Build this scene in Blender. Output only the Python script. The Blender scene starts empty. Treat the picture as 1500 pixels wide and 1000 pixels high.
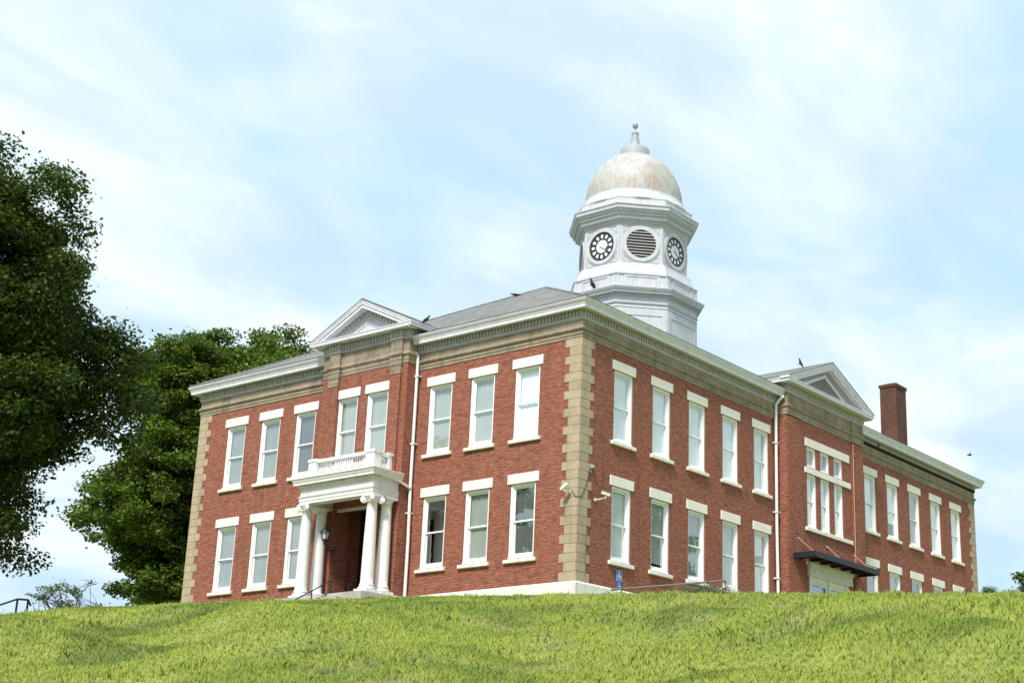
import bpy, bmesh, math, random
import numpy as np
from mathutils import Vector, Matrix
R = math.radians
rnd = random.Random(7)
scene = bpy.context.scene
col = scene.collection

# ------------------------------------------------------------------ camera
cam_d = bpy.data.cameras.new('camera'); cam = bpy.data.objects.new('camera', cam_d); col.objects.link(cam)
CY, CP, CR = R(35.299), R(17.185), R(0.855)
fw = Vector((math.cos(CP)*math.cos(CY), math.cos(CP)*math.sin(CY), math.sin(CP)))
rt = Vector((math.sin(CY), -math.cos(CY), 0)); up = rt.cross(fw)
rt2 = rt*math.cos(CR) + up*math.sin(CR); up2 = -rt*math.sin(CR) + up*math.cos(CR)
m = Matrix((rt2, up2, -fw)).transposed().to_4x4(); m.translation = Vector((-38.393, -30.216, -7.552))
cam.matrix_world = m
cam_d.sensor_width = 36; cam_d.lens = 2167/1500*36
cam_d.shift_x = -0.1381; cam_d.shift_y = 0.0211
cam_d.clip_end = 3000
scene.camera = cam

# ------------------------------------------------------------------ world, sun, exposure
SUN_EL, SUN_AZ = R(52), R(197)           # azimuth of the sun measured from +x towards +y
w = bpy.data.worlds.new('World'); scene.world = w; w.use_nodes = True
nt = w.node_tree; nt.nodes.clear()
def N(nt, t, **kw):
    n = nt.nodes.new(t)
    for k, v in kw.items():
        if k in n.inputs.keys() if isinstance(k, str) else False: n.inputs[k].default_value = v
        else: setattr(n, k, v)
    return n
def math_n(nt, op, a, b=None, clamp=False):
    n = nt.nodes.new('ShaderNodeMath'); n.operation = op; n.use_clamp = clamp
    for i, v in enumerate((a, b)):
        if v is None: continue
        if isinstance(v, (int, float)): n.inputs[i].default_value = v
        else: nt.links.new(v, n.inputs[i])
    return n.outputs[0]
def mix_n(nt, fac, a, b, blend='MIX'):
    n = nt.nodes.new('ShaderNodeMix'); n.data_type = 'RGBA'; n.blend_type = blend
    for i, v in ((0, fac), (6, a), (7, b)):
        if isinstance(v, (int, float)): n.inputs[i].default_value = v
        elif isinstance(v, tuple): n.inputs[i].default_value = v if len(v) == 4 else v+(1,)
        else: nt.links.new(v, n.inputs[i])
    return n.outputs[2]
def noise_n(nt, vec, scale, detail=4, rough=.55, dist=0, lo=0, hi=1):
    n = nt.nodes.new('ShaderNodeTexNoise'); n.inputs['Scale'].default_value = scale
    n.inputs['Detail'].default_value = detail; n.inputs['Roughness'].default_value = rough
    n.inputs['Distortion'].default_value = dist
    if vec is not None: nt.links.new(vec, n.inputs['Vector'])
    if (lo, hi) == (0, 1): return n.outputs['Fac']
    r = nt.nodes.new('ShaderNodeMapRange'); r.interpolation_type = 'SMOOTHSTEP'
    r.inputs['From Min'].default_value = lo; r.inputs['From Max'].default_value = hi
    nt.links.new(n.outputs['Fac'], r.inputs['Value']); return r.outputs[0]
def mapping_n(nt, vec, scale=(1, 1, 1), rot=(0, 0, 0), loc=(0, 0, 0)):
    n = nt.nodes.new('ShaderNodeMapping'); nt.links.new(vec, n.inputs['Vector'])
    n.inputs['Scale'].default_value = scale; n.inputs['Rotation'].default_value = rot; n.inputs['Location'].default_value = loc
    return n.outputs[0]

sky = nt.nodes.new('ShaderNodeTexSky'); sky.sky_type = 'NISHITA'; sky.sun_disc = False
sky.sun_elevation = SUN_EL; sky.sun_rotation = math.pi/2 - SUN_AZ
sky.air_density = 1.0; sky.dust_density = 2.0; sky.ozone_density = 1.0
tc = nt.nodes.new('ShaderNodeTexCoord')
sx = nt.nodes.new('ShaderNodeSeparateXYZ'); nt.links.new(tc.outputs['Generated'], sx.inputs[0])
zc = math_n(nt, 'ADD', math_n(nt, 'MAXIMUM', sx.outputs[2], 0.0), 0.22)
cmb = nt.nodes.new('ShaderNodeCombineXYZ')
nt.links.new(math_n(nt, 'DIVIDE', sx.outputs[0], zc), cmb.inputs[0]); nt.links.new(math_n(nt, 'DIVIDE', sx.outputs[1], zc), cmb.inputs[1])
cv = mapping_n(nt, cmb.outputs[0], scale=(1.1, 1.75, 1), rot=(0, 0, R(28)), loc=(3.2, 1.4, 0))
c1 = noise_n(nt, cv, 1.35, 6, .52, .7, .34, .64)
c2 = noise_n(nt, cv, 3.4, 6, .55, 1.0, .30, .75)
c3 = noise_n(nt, mapping_n(nt, cmb.outputs[0], scale=(1.2, 1.6, 1), rot=(0, 0, R(28)), loc=(1.1, 7.3, 0)), 2.3, 6, .54, .5, .44, .66)
cloud = math_n(nt, 'ADD', math_n(nt, 'MULTIPLY', c1, .72), math_n(nt, 'MULTIPLY', c2, .34), clamp=True)
pale = mix_n(nt, .88, sky.outputs[0], (5.5, 8.1, 9.7))        # thin high veil over the blue
SKYC = mix_n(nt, cloud, pale, (9.2, 10.0, 10.3))
SKYC = mix_n(nt, math_n(nt, 'MULTIPLY', c3, .65), SKYC, (5.6, 7.3, 9.0))   # greyer bellies
bg = nt.nodes.new('ShaderNodeBackground'); nt.links.new(SKYC, bg.inputs[0]); bg.inputs[1].default_value = 0.062
ow = nt.nodes.new('ShaderNodeOutputWorld'); nt.links.new(bg.outputs[0], ow.inputs[0])

sun_d = bpy.data.lights.new('sun', 'SUN'); sun = bpy.data.objects.new('sun', sun_d); col.objects.link(sun)
sun_d.energy = 3.0; sun_d.angle = R(9); sun_d.color = (1, .955, .88)
sdir = Vector((math.cos(SUN_EL)*math.cos(SUN_AZ), math.cos(SUN_EL)*math.sin(SUN_AZ), math.sin(SUN_EL)))
sun.rotation_euler = sdir.to_track_quat('Z', 'Y').to_euler(); sun.location = (-60, -20, 80)
vs = scene.view_settings; vs.view_transform = 'Standard'; vs.look = 'None'; vs.exposure = 0.84; vs.gamma = 1
scene.render.engine = 'CYCLES'
scene.cycles.max_bounces = 6; scene.cycles.transparent_max_bounces = 12

# ------------------------------------------------------------------ materials
def new_mat(name):
    mt = bpy.data.materials.new(name); mt.use_nodes = True; nt = mt.node_tree
    return mt, nt, nt.nodes['Principled BSDF']
def bump(nt, bsdf, h, strength=.3, dist=.02):
    b = nt.nodes.new('ShaderNodeBump'); b.inputs['Strength'].default_value = strength; b.inputs['Distance'].default_value = dist
    nt.links.new(h, b.inputs['Height']); nt.links.new(b.outputs[0], bsdf.inputs['Normal'])
def obj_co(nt): return nt.nodes.new('ShaderNodeTexCoord').outputs['Object']
def wall_uv(nt):
    t = nt.nodes.new('ShaderNodeTexCoord')
    s = nt.nodes.new('ShaderNodeSeparateXYZ'); nt.links.new(t.outputs['Object'], s.inputs[0])
    n = nt.nodes.new('ShaderNodeSeparateXYZ'); nt.links.new(t.outputs['Normal'], n.inputs[0])
    k = math_n(nt, 'GREATER_THAN', math_n(nt, 'ABSOLUTE', n.outputs[0]), .6)
    u = math_n(nt, 'ADD', math_n(nt, 'MULTIPLY', s.outputs[1], k), math_n(nt, 'MULTIPLY', s.outputs[0], math_n(nt, 'SUBTRACT', 1, k)))
    c = nt.nodes.new('ShaderNodeCombineXYZ'); nt.links.new(u, c.inputs[0]); nt.links.new(s.outputs[2], c.inputs[1])
    return c.outputs[0], t.outputs['Object']
def brick_mat(name, c1, c2, mortar, stain=(.115, .03, .022)):
    mt, nt, b = new_mat(name)
    uv, oc = wall_uv(nt)
    wob = noise_n(nt, oc, 3.0, 2)
    br = nt.nodes.new('ShaderNodeTexBrick'); nt.links.new(uv, br.inputs['Vector'])
    br.inputs['Scale'].default_value = 1; br.inputs['Brick Width'].default_value = .225; br.inputs['Row Height'].default_value = .076
    br.inputs['Mortar Size'].default_value = .006; br.inputs['Mortar Smooth'].default_value = .3; br.inputs['Bias'].default_value = -.1
    br.inputs['Color1'].default_value = c1+(1,); br.inputs['Color2'].default_value = c2+(1,); br.inputs['Mortar'].default_value = tuple(.5*a+.5*q for a, q in zip(mortar, c1))+(1,)
    szp = nt.nodes.new('ShaderNodeSeparateXYZ'); nt.links.new(uv, szp.inputs[0])
    bed = math_n(nt, 'LESS_THAN', math_n(nt, 'FRACT', math_n(nt, 'DIVIDE', szp.outputs[1], .076)), .21)
    bedn = math_n(nt, 'MULTIPLY', bed, noise_n(nt, mapping_n(nt, uv, (3, 12, 1)), 1.0, 3, .6, 0, .3, .6))
    brc = mix_n(nt, math_n(nt, 'MULTIPLY', bedn, .9), br.outputs['Color'], mortar)
    big = noise_n(nt, oc, .55, 5, .6, .3, .35, .75)
    pat = noise_n(nt, mapping_n(nt, oc, (1, 1, 2.2)), 1.9, 6, .65, .2, .52, .72)
    c = mix_n(nt, math_n(nt, 'MULTIPLY', big, .30), brc, (.34, .115, .070))
    c = mix_n(nt, math_n(nt, 'MULTIPLY', pat, .6), c, stain)
    f = noise_n(nt, mapping_n(nt, uv, (4.5, 13, 1)), 1.0, 2, .7, 0, .3, .7)
    c = mix_n(nt, math_n(nt, 'MULTIPLY', f, .5), c, (.10, .028, .020))
    # soot and damp running down in streaks
    st = noise_n(nt, mapping_n(nt, oc, (2.4, 2.4, .16)), 1.0, 4, .6, 0, .54, .76)
    c = mix_n(nt, math_n(nt, 'MULTIPLY', st, .42), c, (.085, .036, .028))
    nt.links.new(c, b.inputs['Base Color']); b.inputs['Roughness'].default_value = .88
    b.inputs['Specular IOR Level'].default_value = .25
    h = math_n(nt, 'ADD', math_n(nt, 'MULTIPLY', br.outputs['Fac'], -1.0), math_n(nt, 'MULTIPLY', f, .6))
    bump(nt, b, h, .5, .012)
    return mt
def stone_mat(name, base, dark, joint=None, row=.313, width=.62, bs=.5, stain=.5, streak=.3):
    mt, nt, b = new_mat(name)
    uv, oc = wall_uv(nt)
    n1 = noise_n(nt, oc, 1.6, 6, .65, .3, .35, .75); n2 = noise_n(nt, oc, 22, 5, .7, 0, .2, .8)
    st = noise_n(nt, mapping_n(nt, oc, (3, 3, .25)), 1.1, 5, .6, 0, .48, .8)
    c = mix_n(nt, math_n(nt, 'MULTIPLY', n1, stain), base, dark)
    c = mix_n(nt, math_n(nt, 'MULTIPLY', n2, .3), c, tuple(v*.6 for v in base))
    c = mix_n(nt, math_n(nt, 'MULTIPLY', st, streak), c, tuple(v*.45 for v in dark))
    h = n2
    if joint:
        br = nt.nodes.new('ShaderNodeTexBrick'); nt.links.new(uv, br.inputs['Vector'])
        br.inputs['Scale'].default_value = 1; br.inputs['Brick Width'].default_value = width; br.inputs['Row Height'].default_value = row
        br.inputs['Mortar Size'].default_value = .009; br.inputs['Color1'].default_value = (1, 1, 1, 1); br.inputs['Color2'].default_value = (.84, .84, .84, 1)
        br.inputs['Mortar'].default_value = (.55, .52, .5, 1)
        c = mix_n(nt, .8, c, br.outputs['Color'], 'MULTIPLY')
        h = math_n(nt, 'SUBTRACT', n2, math_n(nt, 'MULTIPLY', br.outputs['Fac'], 1.2))
    nt.links.new(c, b.inputs['Base Color']); b.inputs['Roughness'].default_value = .9; b.inputs['Specular IOR Level'].default_value = .2
    bump(nt, b, h, bs, .015)
    return mt
def paint_mat(name, base, dirt, amt=.5, rough=.5, streak=.35):
    mt, nt, b = new_mat(name); oc = obj_co(nt)
    n1 = noise_n(nt, oc, 2.3, 6, .7, .4, .45, .8)
    st = noise_n(nt, mapping_n(nt, oc, (7, 7, .5)), 1.0, 5, .65, 0, .5, .8)
    fl = noise_n(nt, oc, 15, 5, .7, .5, .66, .74)
    c = mix_n(nt, math_n(nt, 'MULTIPLY', n1, amt), base, dirt)
    c = mix_n(nt, math_n(nt, 'MULTIPLY', st, streak), c, tuple(v*.7 for v in dirt))
    c = mix_n(nt, math_n(nt, 'MULTIPLY', fl, .45), c, tuple(v*.5 for v in dirt))
    nt.links.new(c, b.inputs['Base Color']); b.inputs['Roughness'].default_value = rough
    bump(nt, b, noise_n(nt, oc, 30, 3), .12, .01)
    return mt
def plain(name, c, rough=.6, metal=0, var=.25):
    mt, nt, b = new_mat(name); oc = obj_co(nt)
    k = mix_n(nt, math_n(nt, 'MULTIPLY', noise_n(nt, oc, 6, 4, .6, 0, .3, .75), var), c, tuple(v*.5 for v in c))
    nt.links.new(k, b.inputs['Base Color']); b.inputs['Roughness'].default_value = rough; b.inputs['Metallic'].default_value = metal
    return mt

M = {}
M['brick'] = brick_mat('red_brick', (.325, .098, .055), (.195, .051, .032), (.50, .34, .27))
M['brick_old'] = brick_mat('chimney_brick', (.085, .043, .031), (.045, .025, .019), (.20, .15, .12))
M['tan'] = stone_mat('tan_sandstone', (.50, .40, .285), (.31, .25, .18), True, .313, 2.1, .6, .6, .45)
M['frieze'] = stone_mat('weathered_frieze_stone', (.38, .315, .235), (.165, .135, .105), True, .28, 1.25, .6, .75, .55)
M['cream'] = stone_mat('cream_lintel_stone', (.85, .815, .755), (.66, .62, .56), None, bs=.4, stain=.4, streak=.2)
M['white_stone'] = stone_mat('whitewashed_stone', (.80, .79, .73), (.62, .60, .52), True, .6, 1.6, .3, .4, .25)
M['white'] = paint_mat('white_paint', (.76, .755, .76), (.50, .49, .46), .45, .5, .4)
M['old_white'] = paint_mat('peeling_white_paint', (.74, .73, .735), (.40, .385, .36), .5, .6, .4)
M['trim'] = paint_mat('weathered_grey_trim', (.66, .66, .735), (.37, .365, .40), .5, .6, .4)
M['dentil'] = paint_mat('dirty_dentil_paint', (.46, .435, .45), (.24, .22, .215), .6, .7, .4)
M['tower'] = paint_mat('tower_paint', (.50, .515, .56), (.33, .34, .36), .55, .55, .55)
M['vinyl'] = plain('white_window_vinyl', (.82, .84, .84), .35, 0, .08)
M['black'] = plain('black_metal', (.012, .013, .014), .45)
M['awning'] = plain('black_awning_metal', (.009, .011, .015), .5)
M['copper'] = plain('weathered_rod', (.55, .30, .20), .5)
M['rail'] = plain('rusty_grey_rail', (.20, .17, .16), .5)
M['steel'] = plain('galvanised_sheet', (.33, .35, .37), .6, 0)
M['cam_white'] = plain('camera_housing', (.75, .74, .70), .4)
M['sign_blue'] = plain('sign_blue', (.015, .13, .50), .4, 0, .05)
M['sign_white'] = plain('sign_white', (.75, .8, .85), .4, 0, .05)
M['dark_in'] = plain('interior_darkness', (.022, .018, .015), .9)  # darkness of the unlit rooms and recess put into the colour
M['door'] = plain('dark_wood_door', (.035, .018, .012), .5)
M['dial_black'] = plain('dial_black', (.02, .02, .025), .5)
M['dial_white'] = plain('dial_white', (.68, .69, .72), .5, 0, .1)
M['louver'] = paint_mat('louver_slats', (.38, .36, .36), (.22, .21, .21), .5, .6, .3)
M['feather'] = plain('dark_feathers', (.015, .014, .018), .6)
M['bark'] = stone_mat('bark', (.10, .075, .055), (.05, .038, .03), None, bs=.9)
M['twig'] = plain('dry_twig', (.16, .12, .085), .8)
M['concrete'] = stone_mat('concrete', (.48, .46, .42), (.3, .29, .26), None, bs=.2)

def shingle():
    mt, nt, b = new_mat('grey_shingles'); t = nt.nodes.new('ShaderNodeTexCoord')
    s = nt.nodes.new('ShaderNodeSeparateXYZ'); nt.links.new(t.outputs['Object'], s.inputs[0])
    n = nt.nodes.new('ShaderNodeSeparateXYZ'); nt.links.new(t.outputs['Normal'], n.inputs[0])
    k = math_n(nt, 'GREATER_THAN', math_n(nt, 'ABSOLUTE', n.outputs[0]), .2)
    u = math_n(nt, 'ADD', math_n(nt, 'MULTIPLY', s.outputs[1], k), math_n(nt, 'MULTIPLY', s.outputs[0], math_n(nt, 'SUBTRACT', 1, k)))
    c = nt.nodes.new('ShaderNodeCombineXYZ'); nt.links.new(u, c.inputs[0]); nt.links.new(math_n(nt, 'MULTIPLY', s.outputs[2], 2.0), c.inputs[1])
    br = nt.nodes.new('ShaderNodeTexBrick'); nt.links.new(c.outputs[0], br.inputs['Vector']); br.inputs['Scale'].default_value = 1
    br.inputs['Brick Width'].default_value = .33; br.inputs['Row Height'].default_value = .15; br.inputs['Mortar Size'].default_value = .012
    br.inputs['Color1'].default_value = (.215, .22, .215, 1); br.inputs['Color2'].default_value = (.13, .132, .13, 1); br.inputs['Mortar'].default_value = (.06, .06, .06, 1)
    f = noise_n(nt, t.outputs['Object'], 4.5, 6, .7, .6, .48, .62)
    cc = mix_n(nt, math_n(nt, 'MULTIPLY', f, .6), br.outputs['Color'], (.075, .078, .08))
    f2 = noise_n(nt, t.outputs['Object'], .9, 4, .6, .6, .45, .7)
    cc = mix_n(nt, math_n(nt, 'MULTIPLY', f2, .35), cc, (.32, .32, .31))
    nt.links.new(cc, b.inputs['Base Color']); b.inputs['Roughness'].default_value = .9
    bump(nt, b, math_n(nt, 'SUBTRACT', noise_n(nt, t.outputs['Object'], 30, 3), br.outputs['Fac']), .5, .02)
    return mt
M['shingle'] = shingle()

def dome_mat():
    mt, nt, b = new_mat('rusty_white_dome'); oc = obj_co(nt)
    n1 = noise_n(nt, mapping_n(nt, oc, (1, 1, .6)), 1.05, 7, .68, .9, .42, .64)
    n2 = noise_n(nt, oc, 3.4, 6, .7, .8, .50, .70)
    n3 = noise_n(nt, oc, 7.5, 5, .7, .8, .60, .72)
    n4 = noise_n(nt, mapping_n(nt, oc, (1, 1, 1), loc=(5, 2, 1)), .8, 4, .6, .5, .5, .66)
    c = mix_n(nt, math_n(nt, 'MULTIPLY', n1, .95), (.41, .42, .43), (.35, .30, .24))
    c = mix_n(nt, math_n(nt, 'MULTIPLY', n2, .75), c, (.33, .24, .16))
    c = mix_n(nt, math_n(nt, 'MULTIPLY', n3, .75), c, (.20, .13, .08))
    c = mix_n(nt, math_n(nt, 'MULTIPLY', n4, .45), c, (.38, .48, .47))
    ds = nt.nodes.new('ShaderNodeSeparateXYZ'); nt.links.new(oc, ds.inputs[0])
    da = math_n(nt, 'ARCTAN2', math_n(nt, 'SUBTRACT', ds.outputs[1], 10.17), math_n(nt, 'SUBTRACT', ds.outputs[0], 16.75))
    dc = nt.nodes.new('ShaderNodeCombineXYZ'); nt.links.new(math_n(nt, 'MULTIPLY', da, 9.0), dc.inputs[0]); nt.links.new(math_n(nt, 'MULTIPLY', ds.outputs[2], .7), dc.inputs[1])
    dn = noise_n(nt, dc.outputs[0], 1.0, 6, .7, .3, .5, .68)
    c = mix_n(nt, math_n(nt, 'MULTIPLY', dn, .65), c, (.29, .20, .13))
    # diamond seams of the metal sheets
    g = nt.nodes.new('ShaderNodeNewGeometry')
    s = nt.nodes.new('ShaderNodeSeparateXYZ'); nt.links.new(oc, s.inputs[0])
    ang = math_n(nt, 'ARCTAN2', math_n(nt, 'SUBTRACT', s.outputs[1], 10.17), math_n(nt, 'SUBTRACT', s.outputs[0], 16.75))
    a = math_n(nt, 'MULTIPLY', ang, 16/math.tau*1.0); zz = math_n(nt, 'MULTIPLY', s.outputs[2], .95)
    seams = None
    for sg in (1, -1):
        q = math_n(nt, 'ABSOLUTE', math_n(nt, 'SUBTRACT', math_n(nt, 'FRACT', math_n(nt, 'ADD', a, math_n(nt, 'MULTIPLY', zz, sg))), .5))
        q = math_n(nt, 'LESS_THAN', q, .022); seams = q if seams is None else math_n(nt, 'MAXIMUM', seams, q)
    c = mix_n(nt, math_n(nt, 'MULTIPLY', seams, .4), c, (.33, .29, .25))
    nt.links.new(c, b.inputs['Base Color']); b.inputs['Roughness'].default_value = .6
    bump(nt, b, math_n(nt, 'ADD', n2, seams), .25, .02)
    return mt
M['dome'] = dome_mat()

def glass_mat():
    mt, nt, b = new_mat('window_glass'); nt.nodes.remove(b)
    gl = nt.nodes.new('ShaderNodeBsdfGlossy'); gl.inputs['Roughness'].default_value = .015; gl.inputs['Color'].default_value = (.95, .97, 1, 1)
    tr = nt.nodes.new('ShaderNodeBsdfTransparent'); tr.inputs[0].default_value = (.93, .95, .95, 1)
    lw = nt.nodes.new('ShaderNodeLayerWeight'); lw.inputs['Blend'].default_value = .5      # Schlick, the same from both sides
    frs = math_n(nt, 'ADD', math_n(nt, 'MULTIPLY', math_n(nt, 'POWER', lw.outputs['Facing'], 4.0), .80), .23, clamp=True)
    n = noise_n(nt, obj_co(nt), 1.1, 2)
    bp = nt.nodes.new('ShaderNodeBump'); bp.inputs['Strength'].default_value = .10; bp.inputs['Distance'].default_value = .05
    nt.links.new(n, bp.inputs['Height']); nt.links.new(bp.outputs[0], gl.inputs['Normal'])
    mx = nt.nodes.new('ShaderNodeMixShader'); nt.links.new(frs, mx.inputs[0])
    nt.links.new(tr.outputs[0], mx.inputs[1]); nt.links.new(gl.outputs[0], mx.inputs[2])
    nt.links.new(mx.outputs[0], nt.nodes['Material Output'].inputs[0])
    return mt
M['glass'] = glass_mat()

def blind_mat(name, c, fold=.25):
    mt, nt, b = new_mat(name); oc = obj_co(nt)
    wv = noise_n(nt, mapping_n(nt, oc, (26, 26, .35)), 1.0, 3, .5, .2, .3, .7)
    n = noise_n(nt, oc, 2.0, 4, .6, .4, .4, .75)
    k = mix_n(nt, math_n(nt, 'MULTIPLY', wv, fold), c, tuple(v*.62 for v in c))
    k = mix_n(nt, math_n(nt, 'MULTIPLY', n, .3), k, tuple(v*.6 for v in c))
    nt.links.new(k, b.inputs['Base Color']); b.inputs['Roughness'].default_value = .9
    return mt
M['b_grey'] = blind_mat('grey_green_drape', (.48, .52, .48))
M['b_dark'] = blind_mat('dark_drape', (.15, .17, .16))
M['b_mid'] = blind_mat('mid_grey_drape', (.34, .37, .35))
M['b_white'] = blind_mat('white_roller_blind', (.90, .95, .96), .05)
M['b_pale'] = blind_mat('pale_roller_blind', (.84, .88, .87), .12)

def leaf_mat(name, dark, light, tip, trans=.35):
    mt, nt, b = new_mat(name); oc = obj_co(nt)
    n1 = noise_n(nt, oc, .55, 4, .6, .3, .35, .7); n2 = noise_n(nt, oc, 2.6, 3, .6, 0, .35, .7)
    c = mix_n(nt, n1, dark, light); c = mix_n(nt, math_n(nt, 'MULTIPLY', n2, .6), c, tip)
    nt.links.new(c, b.inputs['Base Color']); b.inputs['Roughness'].default_value = .55; b.inputs['Specular IOR Level'].default_value = .3
    t = nt.nodes.new('ShaderNodeBsdfTranslucent'); nt.links.new(mix_n(nt, .5, c, (.10, .16, .01)), t.inputs[0])
    mx = nt.nodes.new('ShaderNodeMixShader'); mx.inputs[0].default_value = trans
    nt.links.new(b.outputs[0], mx.inputs[1]); nt.links.new(t.outputs[0], mx.inputs[2])
    nt.links.new(mx.outputs[0], nt.nodes['Material Output'].inputs[0]); return mt
M['leaf_a'] = leaf_mat('maple_leaves', (.008, .022, .003), (.028, .062, .006), (.105, .155, .014), .3)  # backlit crown: dark base and bright tip colours stand for shade and highlights
M['leaf_b'] = leaf_mat('bright_maple_leaves', (.018, .046, .005), (.075, .145, .010), (.200, .280, .024), .35)
M['leaf_c'] = leaf_mat('pale_shrub_leaves', (.14, .20, .13), (.22, .29, .17), (.28, .34, .20), .5)  # pale colour carries the haze over distant shrubs; weeds share it

def grass_color(nt, oc):
    big = noise_n(nt, oc, .20, 4, .55, .6, .36, .64)
    mid = noise_n(nt, mapping_n(nt, oc, (1, 1, .3)), .85, 5, .6, .5, .38, .66)
    fine = noise_n(nt, oc, 5.0, 3, .6, 0, .3, .7)
    dry = noise_n(nt, mapping_n(nt, oc, (1, 1, .4), loc=(7, 3, 0)), .42, 6, .68, .8, .55, .68)
    dk = noise_n(nt, mapping_n(nt, oc, (1, 1, .4), loc=(-4, 9, 0)), .34, 5, .58, .5, .50, .64)
    c = mix_n(nt, big, (.25, .36, .045), (.41, .50, .075))
    c = mix_n(nt, math_n(nt, 'MULTIPLY', mid, .6), c, (.56, .62, .11))
    c = mix_n(nt, math_n(nt, 'MULTIPLY', dk, .85), c, (.085, .175, .018))  # dark green patches that also simulate shade in the hollows
    c = mix_n(nt, math_n(nt, 'MULTIPLY', dry, .75), c, (.52, .43, .24))
    return mix_n(nt, math_n(nt, 'MULTIPLY', fine, .3), c, (.16, .24, .02)), dry
def grass_mat():
    mt, nt, b = new_mat('grass_blades'); oc = obj_co(nt)
    c, dry = grass_color(nt, oc)
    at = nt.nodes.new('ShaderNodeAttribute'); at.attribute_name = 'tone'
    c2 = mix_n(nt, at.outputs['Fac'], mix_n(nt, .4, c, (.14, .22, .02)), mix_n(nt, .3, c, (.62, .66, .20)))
    nt.links.new(c2, b.inputs['Base Color']); b.inputs['Roughness'].default_value = .6; b.inputs['Specular IOR Level'].default_value = .2
    gn = nt.nodes.new('ShaderNodeNewGeometry'); vm = nt.nodes.new('ShaderNodeVectorMath'); vm.operation = 'MULTIPLY_ADD'       # shading normal bent upward to brighten the blades
    nt.links.new(gn.outputs['Normal'], vm.inputs[0]); vm.inputs[1].default_value = (.45, .45, .45); vm.inputs[2].default_value = (0, 0, .6)
    vn = nt.nodes.new('ShaderNodeVectorMath'); vn.operation = 'NORMALIZE'; nt.links.new(vm.outputs[0], vn.inputs[0]); nt.links.new(vn.outputs[0], b.inputs['Normal'])
    t = nt.nodes.new('ShaderNodeBsdfTranslucent'); nt.links.new(c2, t.inputs[0])
    mx = nt.nodes.new('ShaderNodeMixShader'); mx.inputs[0].default_value = .35
    nt.links.new(b.outputs[0], mx.inputs[1]); nt.links.new(t.outputs[0], mx.inputs[2])
    nt.links.new(mx.outputs[0], nt.nodes['Material Output'].inputs[0]); return mt
M['grass'] = grass_mat()
def ground_mat():
    mt, nt, b = new_mat('turf_ground'); oc = obj_co(nt)
    c, dry = grass_color(nt, oc)
    c = mix_n(nt, .55, c, (.10, .085, .05))
    nt.links.new(c, b.inputs['Base Color']); b.inputs['Roughness'].default_value = .95
    bump(nt, b, noise_n(nt, oc, 14, 5, .7), .7, .05); return mt
M['ground'] = ground_mat()

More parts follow.
